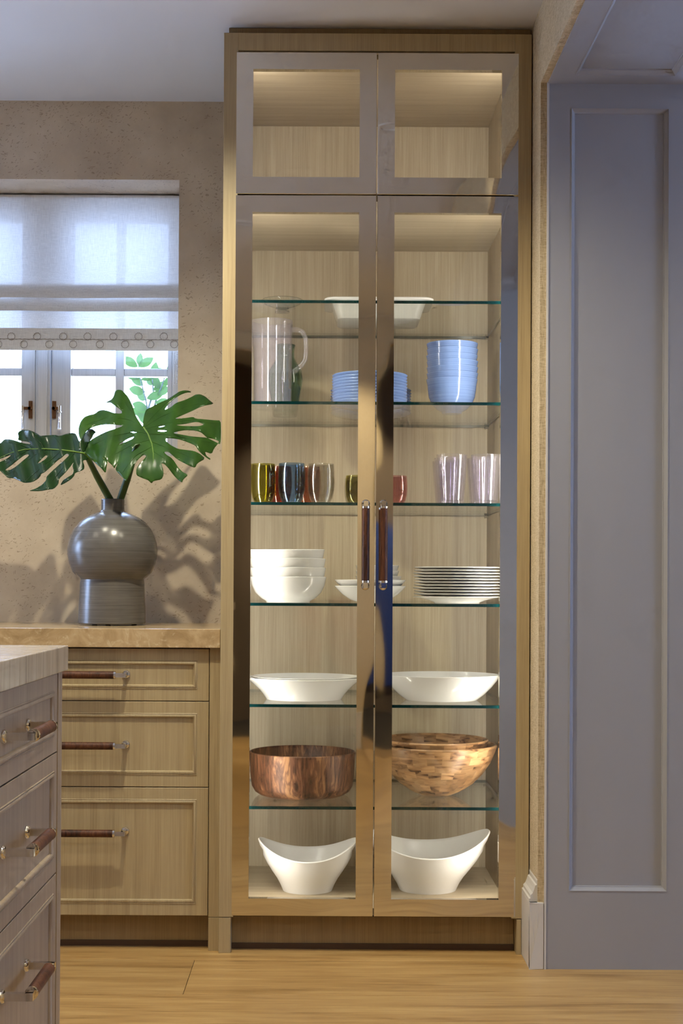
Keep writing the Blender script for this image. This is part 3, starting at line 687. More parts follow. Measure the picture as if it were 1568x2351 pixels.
door(DX0+g, DXC-g, ZD, ZBk-g, -0.22, True, W(840, 1250, -0.04).x); door(DXC+g, DX1-g, ZD, ZBk-g, 0.15, False, W(881, 1250, -0.04).x)
# light strips behind the stiles
for (xa, xb, sgn) in ((IX0+0.004, IX0+0.016, 1), (IX1-0.004, IX1-0.016, -1)):
    for (z0, z1) in ((ZFL+0.01, zi2-0.004), (zdiv+0.006, zi1-0.004)):
        m = MB(); m.quad([(xa, 0.042, z0), (xb, 0.034, z0), (xb, 0.034, z1), (xa, 0.042, z1)], 0)
        m.box(min(xa, xb), max(xa, xb), 0.028, 0.0335, z0, z1, 1)
        st = part('led_strip', m, ['led_emitter', 'alu'], tall)
# glass shelves with their pins
YS0, YS1 = 0.046, YI-0.004
SH = []
names = ['topmost glass shelf, carrying the white baking dish', 'glass shelf carrying the blue plates and clear pitcher', 'glass shelf carrying the tumblers and drinking glasses', 'glass shelf carrying the white bowl stack and dinner plates', 'glass shelf carrying the two wide white serving bowls', 'lowest glass shelf, carrying the wooden bowls']
for i, py in enumerate((693.3, 925.8, 1157.4, 1388.8, 1621.5, 1855.8)):
    z = W(862, py, YS0).z; z0, z1 = z-0.0043, z+0.0043; SH.append(z1)
    m = MB(); m.box(IX0+0.003, IX1-0.003, YS0, YS1, z0, z1)
    m.mi = [0, 0, 1, 1, 1, 1]
    single('glass_shelf', m, ['shelf_glass', 'shelf_edge'], names[i], 'shelf', ((IX0+IX1)/2, (YS0+YS1)/2, z0), 'glass shelves in the tall cabinet')
    for xx, sg in ((IX0+0.0015, 1), (IX1-0.0015, -1)):
        for y in (0.10, 0.585):
            m = MB(); m.cyl((xx, y, z0-0.004), (xx+sg*0.012, y, z0-0.004), 0.0038, 12); m.cyl((xx, y, z0-0.004), (xx+sg*0.002, y, z0-0.004), 0.007, 12); m.cyl((xx+sg*0.010, y, z0-0.004), (xx+sg*0.012, y, z0-0.004), 0.006, 12)
            part('shelf_pin', m, 'chrome', tall, 40)

# ------------------------------------------------------------------ base drawers and worktop
CY0 = 0.002                                   # worktop front
ZCT = W(330, 1443.5, CY0).z; ZCB = W(330, 1487, CY0).z
BEAD = [(0.0, -0.006), (0.0, 0.0006), (0.0015, 0.0018), (0.003, 0.0002), (0.0045, 0.0022), (0.008, 0.003), (0.0105, 0.0015), (0.0125, -0.0025), (0.013, -0.0055)]
def drawer(parent, mapf, u0, u1, v0, v1, mat, hc, spacing, grip, axis, out, marg=0.0325):
    """drawer front in (u across, v up, w outward) coordinates"""
    m = MB(); bk = -0.018; rc = -0.0055
    O = [(u0, v0), (u1, v0), (u1, v1), (u0, v1)]; I = [(u0+marg, v0+marg), (u1-marg, v0+marg), (u1-marg, v1-marg), (u0+marg, v1-marg)]
    e = 0.001; c_ = [(u0+e, v0+e), (u1-e, v0+e), (u1-e, v1-e), (u0+e, v1-e)]
    m.rings([[mapf(u, v, bk) for u, v in O], [mapf(u, v, -e) for u, v in O], [mapf(u, v, 0) for u, v in c_], [mapf(u, v, 0) for u, v in I], [mapf(u, v, rc) for u, v in I]], True, True, True)
    d = part('drawer', m, mat, parent)
    sweep_rect(mapf, u0+marg, u1-marg, v0+marg, v1-marg, BEAD, 'panel_bead', mat, d)
    handle(d, mapf(hc, (v0+v1)/2 if False else hv(v0, v1), rc), axis, out, spacing, grip, 0.048)
    return d
def hv(v0, v1): return v1-(v1-v0)*0.5
YD = 0.024
xd1 = W(478.5, 1750, YD).x; xf1 = TX0-0.0005; xd0 = xd1-0.71
ZG = [ZCB-0.0025, W(400, 1610, YD).z, W(400, 1807.5, YD).z, W(400, 2103, YD).z]
base = thing('drawer_cabinet', 'oak base cabinet with three drawers under the worktop, beside the tall cabinet', 'cabinet', ((xd0+xf1)/2, 0.33, 0))
part('carcass', box(xd0, xf1, YD+0.019, 0.635, 0.10, ZCB-0.001), 'dark_gap', base)
part('filler_stile', box(xd1+0.0022, xf1, YD-0.001, YD+0.02, ZG[3]-0.002, ZCB-0.001), 'oak_veneer', base, None, 0.0006)
part('foot', box(xd1+0.0022, xf1, YD-0.001, YD+0.05, 0, ZG[3]-0.0035), 'oak_veneer', base, None, 0.0006)
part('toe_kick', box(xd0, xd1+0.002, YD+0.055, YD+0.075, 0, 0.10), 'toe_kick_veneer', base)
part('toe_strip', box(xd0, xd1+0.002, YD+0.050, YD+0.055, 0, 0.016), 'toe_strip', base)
mapb = lambda u, v, w: Vector((u, YD-w, v))
hcx = W(289, 1620, YD).x-0.130
_hv = [W(289, 1548, YD).z, W(289, 1709, YD).z, W(289, 1908, YD).z]
for i in range(3):
    v1_, v0_ = ZG[i]-0.0012, ZG[i+1]+0.0012
    hv = (lambda z: (lambda a_, b_: z))(_hv[i])
    drawer(base, mapb, xd0+0.001, xd1, v0_, v1_, 'oak_veneer', hcx, 0.260, 0.205, (1, 0, 0), (0, -1, 0))
base2 = thing('drawer_cabinet', 'oak base cabinet running left behind the island', 'cabinet', (xd0-0.45, 0.33, 0))
part('carcass', box(xd0-1.2, xd0-0.001, YD+0.019, 0.635, 0.0, ZCB-0.001), 'toe_kick_veneer', base2)
for i in range(3):
    v1_, v0_ = ZG[i]-0.0012, ZG[i+1]+0.0012
    hv = (lambda z: (lambda a_, b_: z))(_hv[i])
    drawer(base2, mapb, xd0-0.90, xd0-0.002, v0_, v1_, 'oak_veneer', xd0-0.45, 0.260, 0.205, (1, 0, 0), (0, -1, 0))
single('worktop', box(XL, TX0-0.0008, CY0, 0.6445, ZCB, ZCT), 'beige_quartzite', 'thick beige stone worktop under the window holding the grey vase', 'worktop', (-1.6, 0.32, ZCB), None, None, 0.0015)

# ------------------------------------------------------------------ island
kz = ZCT
cI = PZ(157, 1481.5, kz)
IXc, IYc = cI.x, cI.y                       # far right corner of the island top
IB = W(157, 1538.5, IYc).z
single('island_worktop', box(-1.75, IXc, -3.1, IYc, IB, kz), 'banded_quartzite', 'banded grey stone island worktop in the left foreground', 'worktop', (-1.1, -2.1, IB), None, None, 0.002)
XS = W(140.5, 1900, IYc-0.012).x
YE = IYc-0.012
isl = thing('island_cabinet', 'greyish oak kitchen island with drawers in the left foreground', 'cabinet', (-1.1, -2.0, 0))
part('carcass', box(-1.7, XS-0.022, -3.05, YE-0.02, 0.0, IB-0.0005), 'island_veneer', isl)
part('end_panel', box(-1.7, XS, YE-0.02, YE, 0.0, IB-0.0005), 'island_veneer', isl, None, 0.0008)
part('corner_post', box(XS-0.0225, XS, YE-0.040, YE-0.0205, 0.0, IB-0.0005), 'island_veneer', isl, None, 0.0008)
YDr = YE-0.0425
mapi = lambda u, v, w: Vector((XS-0.002+w, u, v))
zi_ = [IB-0.002, W(130, 1726, YDr).z, W(129, 2004, YDr).z, 0.10]
hyc = YDr-0.365
_hz = [W(44, 1677, hyc).z, W(41, 1932, hyc).z, W(42, 2250, hyc).z]
for j, (yA, yB_) in enumerate(((YDr-0.735, YDr), (YDr-1.475, YDr-0.738))):
    for i in range(3):
        v1_, v0_ = zi_[i]-0.0012, zi_[i+1]+0.0012
        hv = (lambda z: (lambda a_, b_: z))(_hz[i])
        drawer(isl, mapi, yA, yB_, v0_, v1_, 'island_veneer', (yA+yB_)/2, 0.195, 0.148, (0, 1, 0), (1, 0, 0))

# ------------------------------------------------------------------ dishes
def shell(outer, th, base_in=None):
    """closed lathe profile: outer wall from the foot up, then the inner wall back down"""
    inner = []
    n = len(outer)
    for i in range(n-1, -1, -1):
        r, z = outer[i]
        a_ = Vector(outer[min(i+1, n-1)])-Vector(outer[max(i-1, 0)])
        if a_.length < 1e-9: continue
        a_.normalize(); nr = Vector((-a_.y, a_.x))
        rr, zz = r+nr.x*th, z+nr.y*th
        if i == n-1: rr, zz = r-th, z
        zz = max(zz, (base_in if base_in is not None else th))
        inner.append((max(rr, 0), zz))
    rim = [(outer[-1][0]-th*0.3, outer[-1][1]+th*0.35), (outer[-1][0]-th*0.7, outer[-1][1]+th*0.35)]
    return [(0, outer[0][1])]+outer+rim+inner+[(0, inner[-1][1])]
def lmesh(name, prof, mat, seg=56, sx=1.0, sy=1.0, smooth=38):
    return MB().lathe(prof, seg, sx, sy).mesh(name, [mat], smooth)
def item(name, me, label, cat, loc, group=None, rz=0):
    o = put(name, me, None, loc); o.rotation_euler.z = rz; return tag(o, label, cat, group)
def X(px, Y, py=1300): return W(px, py, Y).x
E1 = 0.0002
# shelf 1: footed glass bowl and baking dish
Yg = 0.235
gb = shell([(0.022, 0), (0.022, 0.004), (0.010, 0.008), (0.010, 0.011), (0.030, 0.016), (0.052, 0.024), (0.062, 0.036)], 0.003, 0.012)
item('footed_bowl', lmesh('footed_bowl', gb, 'footed_glass'), 'small clear glass footed bowl on the topmost glass shelf', 'glass bowl', (X(648, Yg, 710), Yg, SH[0]+E1))
def rrect(hx, hy, r, n=6):
    pts = []
    for cx_, cy_, a0 in ((hx-r, hy-r, 0), (-hx+r, hy-r, PI/2), (-hx+r, -hy+r, PI), (hx-r, -hy+r, 1.5*PI)):
        for i in range(n+1): a_ = a0+PI/2*i/n; pts.append((cx_+r*math.cos(a_), cy_+r*math.sin(a_)))
    return pts
m = MB(); R_ = []
for hx, hy, r, z in ((0.120, 0.080, 0.02, 0), (0.126, 0.086, 0.024, 0.003), (0.143, 0.100, 0.03, 0.052), (0.166, 0.112, 0.034, 0.056), (0.167, 0.113, 0.034, 0.061), (0.164, 0.110, 0.032, 0.0635), (0.141, 0.098, 0.028, 0.061), (0.122, 0.082, 0.022, 0.008), (0.118, 0.078, 0.02, 0.006)):
    R_.append([(x, y, z) for x, y in rrect(hx, hy, r)])
m.rings(R_, True, True, True); Yd = 0.415
item('baking_dish', m.mesh('baking_dish', ['porcelain'], 40), 'rectangular white baking dish with flared rim on the topmost glass shelf', 'dish', (X(871, 0.31, 700), Yd, SH[0]+E1))
# shelf 2: pitcher, carafe, blue plates and bowls
Yp = 0.235; px_ = X(626, Yp, 850); z2 = SH[1]
pit = thing('pitcher', 'tall clear acrylic pitcher with handle beside the blue plates', 'pitcher', (px_, Yp, z2+E1))
m = MB(); outer = [(0.054, 0.0), (0.0565, 0.002), (0.0565, 0.03), (0.0575, 0.15), (0.0585, 0.245), (0.0600, 0.262)]
seg = 56; rings = []
for r, z in shell(outer, 0.0032, 0.014):
    r = max(r, 1e-4); rg = []
    for j in range(seg):
        a_ = 2*PI*j/seg; sp = max(0.0, math.cos(a_-PI))**14*max(0, (z-0.215)/0.047)
        rg.append((px_+(r+0.012*sp)*math.cos(a_), Yp+r*math.sin(a_), z2+E1+z+0.003*sp))
    rings.append(rg)
m.rings(rings, True); part('pitcher_body', m, 'clear_acrylic', pit, 40)
hz_ = lambda py: W(690, py, Yp).z
m = MB(); m.tube([(px_+0.056, Yp, hz_(757)), (px_+0.074, Yp, hz_(757)), (px_+0.088, Yp, hz_(762)), (px_+0.097, Yp, hz_(775)), (px_+0.099, Yp, hz_(800)), (px_+0.097, Yp, hz_(825)), (px_+0.088, Yp, hz_(836)), (px_+0.072, Yp, hz_(848)), (px_+0.055, Yp, hz_(856))], [0.008, 0.0075, 0.0072, 0.007, 0.007, 0.007, 0.0072, 0.0075, 0.008], 12, True, 0, 0.8)
part('pitcher_handle', m, 'clear_acrylic', pit, 50)
Yc = 0.42
cf = [(0.036, 0), (0.038, 0.003), (0.044, 0.05), (0.052, 0.09), (0.055, 0.115), (0.050, 0.145), (0.036, 0.168), (0.028, 0.185), (0.028, 0.205), (0.031, 0.222)]
item('carafe', lmesh('carafe', shell(cf, 0.0028, 0.008), 'green_glass'), 'green tinted glass carafe standing behind the clear pitcher', 'carafe', (X(655, Yc, 860), Yc, z2+E1))
def plate_prof(r, h, foot, th=0.0035):
    return shell([(foot*0.96, 0), (foot, 0.0008), (foot, 0.003), (foot+0.006, 0.0045), (r*0.80, h*0.62), (r*0.985, h*0.93), (r, h)], th, 0.004)
bp = lmesh('blue_plate', shell([(0.055, 0), (0.058, 0.002), (0.075, 0.0045), (0.096, 0.008), (0.108, 0.014), (0.1125, 0.021)], 0.0042, 0.004), 'blue_glaze')
nF = 10; Yb = 0.235; xb = X(852, 0.13, 890)
for i in range(nF):
    k = nF-1-i
    item('blue_plate', bp, f'pale blue plate, {order(i, nF)} of the front blue plate stack', 'plate', (xb+random.uniform(-.0012, .0012), Yb, z2+E1+k*0.0088), 'front stack of blue plates', random.uniform(0, 6))
bp2 = lmesh('blue_plate', shell([(0.062, 0), (0.065, 0.002), (0.085, 0.0045), (0.108, 0.008), (0.122, 0.014), (0.1275, 0.019)], 0.0042, 0.004), 'blue_glaze')
nB = 9; Yb2 = 0.480; xb2 = X(852, 0.46, 900)
for i in range(nB):
    k = nB-1-i
    item('blue_plate', bp2, f'larger blue plate, {order(i, nB)} of the rear blue plate stack', 'plate', (xb2+random.uniform(-.0012, .0012), Yb2, z2+E1+k*0.0088), 'rear stack of larger blue plates', random.uniform(0, 6))
bb_ = lmesh('blue_bowl', shell([(0.030, 0), (0.031, 0.006), (0.045, 0.013), (0.060, 0.028), (0.070, 0.050), (0.0735, 0.074), (0.0745, 0.086), (0.0782, 0.104)], 0.0018, 0.008), 'blue_glaze')
Yw = 0.33; xw = X(1038, Yw, 850)
for i in range(7):
    k = 6-i
    item('blue_bowl', bb_, f'pale blue bowl, {order(i, 7)} of the seven stacked blue bowls', 'bowl', (xw+random.uniform(-.0012, .0012), Yw+random.uniform(-.001, .001), z2+E1+k*0.0182), 'stack of seven blue bowls', random.uniform(0, 6))
# shelf 3: tumblers
z3 = SH[2]
def tumbler(r, h, mat, name='stemless_tumbler'):
    return lmesh(name, shell([(r*0.55, 0), (r*0.66, 0.002), (r*0.84, h*0.14), (r*0.96, h*0.34), (r*1.0, h*0.55), (r*0.985, h*0.8), (r*0.94, h)], 0.0026, 0.006), mat, 48)
for (px, Y, mat, lab, h, r) in [(604, 0.13, 'olive_tint', 'tall olive green tumbler at the left end of the glass shelf', 0.114, 0.0368),
        (669.5, 0.13, 'blue_tint', 'tall iridescent blue tumbler between the olive and smoky ones', 0.116, 0.0400),
        (737, 0.13, 'smoke_tint', 'tall clear smoky tumbler right of the blue tumbler', 0.115, 0.0398),
        (640, 0.235, 'red_tint', 'tall red tumbler behind the olive and blue tumblers', 0.115, 0.0390),
        (706, 0.235, 'amber_tint', 'tall brown red tumbler behind the blue and smoky tumblers', 0.115, 0.0390),
        (820, 0.15, 'olive_tint', 'short olive green tumbler beside the left door handle', 0.083, 0.0350),
        (817, 0.245, 'smoke_tint', 'short smoky tumbler behind the short olive tumbler', 0.083, 0.0350),
        (908, 0.15, 'pink_tint', 'short pink tinted tumbler beside the right door handle', 0.083, 0.0350)]:
    item('stemless_tumbler', tumbler(r, h, mat), lab, 'tumbler', (X(px, Y, 1120), Y, z3+E1), 'tinted stemless tumblers')
pint = lmesh('pint_glass', shell([(0.0345, 0), (0.0355, 0.002), (0.0358, 0.02), (0.0405, 0.08), (0.0440, 0.128), (0.0448, 0.143)], 0.0034, 0.012), 'ribbed_acrylic', 40)
for (px, Y, lab) in [(1037, 0.125, 'clear pint glass, front one right of the pink tumbler'), (1116, 0.125, 'clear pint glass, front one next to the right door stile'),
        (1031, 0.235, 'clear pint glass directly behind the front left pint glass'), (1026, 0.345, 'clear pint glass at the back of the left glass row'), (1106, 0.235, 'clear pint glass directly behind the rightmost pint glass')]:
    item('pint_glass', pint, lab, 'glass', (X(px, Y, 1110), Y, z3+E1), 'clear pint glasses')
# shelf 4: white bowls and plates
z4 = SH[3]
wb = lmesh('white_bowl', shell([(0.064, 0), (0.066, 0.004), (0.080, 0.012), (0.097, 0.028), (0.108, 0.050), (0.1125, 0.074)], 0.0035, 0.006), 'porcelain', 64)
Y4 = 0.20; x4 = X(661, 0.2, 1330)
for i in range(4):
    k = 3-i
    o = item('white_bowl', wb, f'deep white porcelain bowl, {order(i, 4)} of the four stacked at the left', 'bowl', (x4+(-0.0035 if i == 0 else random.uniform(-.001, .001)), Y4, z4+E1+k*0.0268), 'stack of four deep white bowls', random.uniform(0, 6))
    if i == 0: o.rotation_euler = (0.030, -0.006, 0); o.location.z += 0.0005
lb = lmesh('low_bowl', shell([(0.036, 0), (0.038, 0.002), (0.060, 0.010), (0.082, 0.025), (0.098, 0.041), (0.1045, 0.0485)], 0.003, 0.004), 'porcelain', 56)
for i in range(2):
    k = 1-i
    item('low_bowl', lb, ('upper' if i == 0 else 'lower')+' of two shallow white bowls behind the door handles', 'bowl', (X(850, 0.17, 1350), 0.17, z4+E1+k*0.0175), 'two shallow white bowls')
sb = lmesh('small_bowl', shell([(0.034, 0), (0.035, 0.004), (0.052, 0.014), (0.066, 0.030), (0.071, 0.046)], 0.003, 0.005), 'porcelain', 48)
for i in range(5):
    k = 4-i; sc = 0.94 if i < 2 else 1.0
    o = item('small_bowl', sb, f'small white bowl, {order(i, 5)} of the stack behind the shallow bowls', 'bowl', (X(866, 0.40, 1320)+(0.004 if i == 2 else 0), 0.40, z4+E1+k*0.0165), 'stack of five small white bowls'); o.scale = (sc, sc, 1)
wp = lmesh('dinner_plate', shell([(0.066, 0), (0.068, 0.003), (0.085, 0.009), (0.115, 0.0155), (0.128, 0.0175), (0.1300, 0.0182)], 0.0028, 0.005), 'porcelain', 64)
for i in range(11):
    k = 10-i
    item('dinner_plate', wp, f'white dinner plate, {order(i, 11)} of the plate stack at the right', 'plate', (X(1050, 0.20, 1340)+random.uniform(-.002, .002), 0.20, z4+E1+k*0.0086), 'stack of eleven white dinner plates', random.uniform(0, 6))
# shelf 5: serving bowls
z5 = SH[4]
o = item('serving_bowl', lmesh('serving_bowl', shell([(0.112, 0), (0.114, 0.004), (0.122, 0.016), (0.134, 0.030), (0.152, 0.046), (0.168, 0.060), (0.172, 0.064)], 0.004, 0.008), 'porcelain', 72, 1, 0.92), 'wide white serving bowl with waisted foot, left on its glass shelf', 'bowl', (X(698, 0.24, 1570), 0.24, z5+E1), 'wide white serving bowls')
item('serving_dish', lmesh('serving_dish', shell([(0.095, 0), (0.098, 0.004), (0.125, 0.022), (0.150, 0.042), (0.160, 0.050)], 0.003, 0.006), 'porcelain', 72, 1, 0.92), 'white shallow dish nested inside the left wide serving bowl', 'dish', (X(701, 0.24, 1560), 0.245, z5+E1+0.0172))
item('serving_bowl', lmesh('serving_bowl', shell([(0.104, 0), (0.107, 0.002), (0.128, 0.018), (0.150, 0.040), (0.166, 0.060), (0.1735, 0.075)], 0.004, 0.006), 'porcelain', 72, 1, 0.86), 'wide white oval serving bowl, right on its glass shelf', 'bowl', (X(1013, 0.23, 1570), 0.23, z5+E1), 'wide white serving bowls')
# shelf 6: wooden bowls
z6 = SH[5]
item('walnut_bowl', lmesh('walnut_bowl', shell([(0.118, 0), (0.128, 0.003), (0.142, 0.012), (0.151, 0.028), (0.155, 0.055), (0.159, 0.128)], 0.006, 0.010), 'walnut', 72), 'dark walnut bowl with straight sides on the lowest glass shelf', 'bowl', (X(694, 0.28, 1770), 0.28, z6+E1), 'wooden salad bowls')
ol = [(0.040, 0), (0.046, 0.001), (0.078, 0.014), (0.110, 0.036), (0.140, 0.066), (0.163, 0.100), (0.177, 0.132), (0.183, 0.150)]
item('olive_wood_bowl', lmesh('olive_wood_bowl', shell(ol, 0.010, 0.012), 'olive_wood_blocks', 72), 'large olive wood block bowl, the outer one on the lowest glass shelf', 'bowl', (X(1001, 0.29, 1770), 0.29, z6+E1), 'wooden salad bowls')
o = item('olive_wood_bowl', lmesh('olive_wood_bowl', shell([(r*0.885, z) for r, z in ol], 0.009, 0.012), 'olive_wood_blocks', 72), 'smaller olive wood bowl nested inside the large olive wood bowl', 'bowl', (X(997, 0.29, 1760), 0.292, z6+E1+0.0155), 'wooden salad bowls', 2.1)
# cabinet floor: two swooping bowls
def swoop(name, s, bw, rw, hl, hh, label, loc, rz=0):
    seg = 80; T = [0, 0.03, 0.12, 0.25, 0.4, 0.55, 0.7, 0.82, 0.9, 0.96, 1.0]; rings = []
    def rim(a_): return hl+(hh-hl)*abs(math.cos(a_))**2.2
    def pt(a_, t, ins):
        g_ = [(0, 0), (0.12, 0.10), (0.25, 0.24), (0.45, 0.52), (0.65, 0.76), (0.85, 0.90), (1.0, 1.0)]
        for (p0, q0), (p1, q1) in zip(g_, g_[1:]):
            if p0 <= t <= p1: q = q0+(q1-q0)*(t-p0)/(p1-p0); break
        rx = bw+(rw-bw)*q; ry = bw*0.92+(rw*0.86-bw*0.92)*q
        lip = 0.004*math.exp(-((t-0.80)/0.04)**2)*abs(math.cos(a_))**12
        rx -= lip*1.6
        return Vector(((rx-ins)*math.cos(a_)*s, (ry-ins)*math.sin(a_)*s, max(t*rim(a_), ins if ins else 0)*s))
    A = [2*PI*j/seg for j in range(seg)]
    rings.append([Vector((0.0001*math.cos(a_), 0.0001*math.sin(a_), 0)) for a_ in A])
    for t in T: rings.append([pt(a_, t, 0) for a_ in A])
    rings.append([pt(a_, 1.0, 0.003)+Vector((0, 0, 0.0028*s)) for a_ in A])
    for t in reversed(T): rings.append([pt(a_, t, 0.006) for a_ in A])
    rings.append([Vector((0.0001*math.cos(a_), 0.0001*math.sin(a_), 0.006*s)) for a_ in A])
    me = MB().rings(rings, True).mesh(name, ['matte_porcelain'], 50)
    return item(name, me, label, 'bowl', loc, 'swooping white bowls on the cabinet floor', rz)
swoop('swoop_bowl', 1.0, 0.073, 0.148, 0.104, 0.152, 'white bowl with raised swooping ends, left on the cabinet floor', (X(706, 0.26, 2000), 0.26, ZFL+E1), 0.0)
swoop('swoop_bowl', 1.0, 0.084, 0.186, 0.118, 0.176, 'larger white bowl with raised swooping ends, right on the cabinet floor', (X(982, 0.28, 2000), 0.28, ZFL+E1), 0.0)

# ------------------------------------------------------------------ vase with monstera leaves
YV = 0.36; xv = X(258, YV, 1300); s_ = (4+YV)/F
vp = [(75, 3), (77, 5), (76.5, 30), (75, 60), (73.5, 95), (72.5, 104), (74, 107), (80, 111), (90, 121), (98, 140), (102, 158), (103, 172), (101, 188), (96, 204), (88, 220), (76, 235), (60, 247), (42, 255), (30, 259), (27, 263), (26.5, 270), (26.5, 287)]
outer = [(r*s_, z*s_) for r, z in vp]
vase = thing('vase', 'round bellied grey ceramic vase on the stone worktop', 'vase', (xv, YV, ZCT+E1))
inn = [((26.5-3)*s_, 287*s_), ((26.5-3)*s_, 262*s_), (60*s_, 240*s_), (90*s_, 180*s_), (60*s_, 118*s_), (60*s_, 20*s_), (0, 20*s_)]
m = MB(); m.lathe([(0, 3*s_)]+outer+[(25.5*s_, 288.5*s_), (24*s_, 288.5*s_)]+inn, 72, c=(xv, YV, ZCT+E1))
part('vase_body', m, 'brushed_grey_glaze', vase, 32)
for a_ in (0.6, 2.5, 4.7):
    m = MB(); m.cyl((xv+0.075*math.cos(a_), YV+0.075*math.sin(a_), ZCT+E1), (xv+0.075*math.cos(a_), YV+0.075*math.sin(a_), ZCT+E1+0.005), 0.008, 12); part('vase_foot', m, 'rubber', vase)
def inside(p, poly):
    c = False; x, y = p; n = len(poly); j = n-1
    for i in range(n):
        if (poly[i][1] > y) != (poly[j][1] > y) and x < (poly[j][0]-poly[i][0])*(y-poly[i][1])/(poly[j][1]-poly[i][1])+poly[i][0]: c = not c
        j = i
    return c
def smooth_poly(pts, n=2):
    for _ in range(n):
        q = []
        for i in range(len(pts)):
            a_, b_ = pts[i], pts[(i+1) % len(pts)]
            q.append((a_[0]*0.8+b_[0]*0.2, a_[1]*0.8+b_[1]*0.2)); q.append((a_[0]*0.2+b_[0]*0.8, a_[1]*0.2+b_[1]*0.8))
        pts = q
    return pts
def leaf(name, label, outline, holes, surf, rib, veins, step, base, mat='monstera_leaf'):
    """leaf blade cut from its outline, bent to surf(px, py) -> depth, with thickness, midrib and side veins"""
    outline = smooth_poly(outline, 1); holes = [smooth_poly(h, 1) for h in holes]
    pts, edges = [], []
    for poly in [outline]+holes:
        b = len(pts); pts += poly; edges += [(b+i, b+(i+1) % len(poly)) for i in range(len(poly))]
    xs = [p[0] for p in outline]; ys = [p[1] for p in outline]
    y = min(ys); r = 0
    while y < max(ys):
        x = min(xs)+(step/2 if r % 2 else 0)
        while x < max(xs):
            if inside((x, y), outline) and not any(inside((x, y), h) for h in holes): pts.append((x, y))
            x += step
        y += step*0.87; r += 1
    V, E_, Fc, *_ = delaunay_2d_cdt([Vector(p) for p in pts], edges, [], 0, 1e-4)
    tri = []
    for f in Fc:
        c = sum((V[i] for i in f), Vector((0, 0)))/len(f)
        if inside(c, outline) and not any(inside(c, h) for h in holes): tri.append(f)
    P3 = [W(v.x, v.y, surf(v.x, v.y)) for v in V]
    root = thing(name, label, 'leaf', base)
    me = bpy.data.meshes.new('leaf_blade'); me.from_pydata([p-root.location for p in P3], [], tri); me.materials.append(MT[mat])
    bm = bmesh.new(); bm.from_mesh(me)
    loose = [v for v in bm.verts if not v.link_faces]; bmesh.ops.delete(bm, geom=loose, context='VERTS')
    bmesh.ops.recalc_face_normals(bm, faces=bm.faces)
    if sum(f.normal.y for f in bm.faces) > 0: bmesh.ops.reverse_faces(bm, faces=bm.faces)
    bm.to_mesh(me); bm.free()
    for p in me.polygons: p.use_smooth = True
    o = put('leaf_blade', me, root); sd = o.modifiers.new('thickness', 'SOLIDIFY'); sd.thickness = 0.0009; sd.offset = -1
    m = MB(); n = 14
    def path(line, k):
        out = []
        for i in range(k+1):
            t = i/k*(len(line)-1); j = min(int(t), len(line)-2); u = t-j
            x = line[j][0]*(1-u)+line[j+1][0]*u; y_ = line[j][1]*(1-u)+line[j+1][1]*u
            out.append(W(x, y_, surf(x, y_)-0.0004))
        return out
    m.tube(path(rib, 16), [0.0026*(1-0.75*i/16) for i in range(17)], 8)
    part('midrib', m, 'monstera_vein', root, 60)
    m = MB()
    for v in veins: m.tube(path(v, 10), [0.0009*(1-0.7*i/10) for i in range(11)], 5)
    part('side_veins', m, mat, root, 60)
    return root
def c1(L): return [(170+0.2232*x, 880+0.2232*y) for x, y in L]
def c2(L): return [(0.1722*x, 970+0.1722*y) for x, y in L]
RO = c1([(700,438),(650,360),(620,300),(605,240),(580,180),(550,130),(515,95),(490,70),(450,65),(420,80),(408,130),(385,165),(350,183),(318,203),(370,195),(410,225),(460,255),(492,285),(490,310),(450,312),(400,302),(350,283),(300,273),(255,280),(210,315),(160,325),(105,345),(65,395),(45,460),(45,530),(70,588),(95,540),(130,490),(190,450),(260,430),(350,420),(420,425),(498,433),(490,445),(430,465),(350,490),(270,525),(190,570),(130,620),(95,682),(140,740),(185,790),(240,840),(285,880),(326,928),(336,850),(346,800),(305,772),(285,752),(360,812),(400,850),(415,878),(430,842),(450,820),(425,880),(440,910),(500,970),(537,1012),(548,990),(570,950),(595,880),(620,840),(660,780),(718,732),(745,745),(720,780),(670,830),(640,880),(640,945),(700,975),(760,995),(796,1032),(815,1005),(900,990),(922,940),(915,880),(895,820),(930,830),(970,870),(1020,940),(1060,985),(1110,1024),(1120,990),(1174,942),(1120,915),(1070,865),(1030,800),(1000,765),(950,735),(922,705),(975,705),(1010,735),(1060,780),(1130,820),(1190,850),(1247,870),(1265,825),(1352,775),(1290,720),(1230,695),(1150,685),(1070,675),(1000,640),(945,595),(940,570),(975,562),(1030,568),(1100,580),(1180,610),(1250,640),(1280,690),(1330,740),(1398,788),(1405,775),(1360,745),(1345,700),(1417,727),(1440,670),(1497,598),(1450,575),(1372,560),(1280,552),(1200,545),(1120,530),(1030,515),(1025,505),(1090,490),(1150,480),(1250,485),(1310,505),(1350,540),(1372,560),(1440,595),(1500,628),(1508,590),(1511,480),(1508,382),(1440,380),(1340,370),(1250,363),(1225,345),(1160,355),(1080,364),(1035,362),(1100,335),(1200,290),(1320,232),(1442,212),(1400,180),(1350,135),(1300,112),(1250,115),(1200,145),(1130,175),(1050,200),(990,250),(933,273),(940,255),(980,200),(1040,150),(1100,115),(1160,95),(1212,92),(1180,75),(1130,72),(1080,85),(1030,120),(960,165),(880,200),(800,240),(740,270),(720,330),(708,400),(708,440)])
RO = [p for i, p in enumerate(RO) if i == 0 or (Vector(p)-Vector(RO[i-1])).length > 0.01]
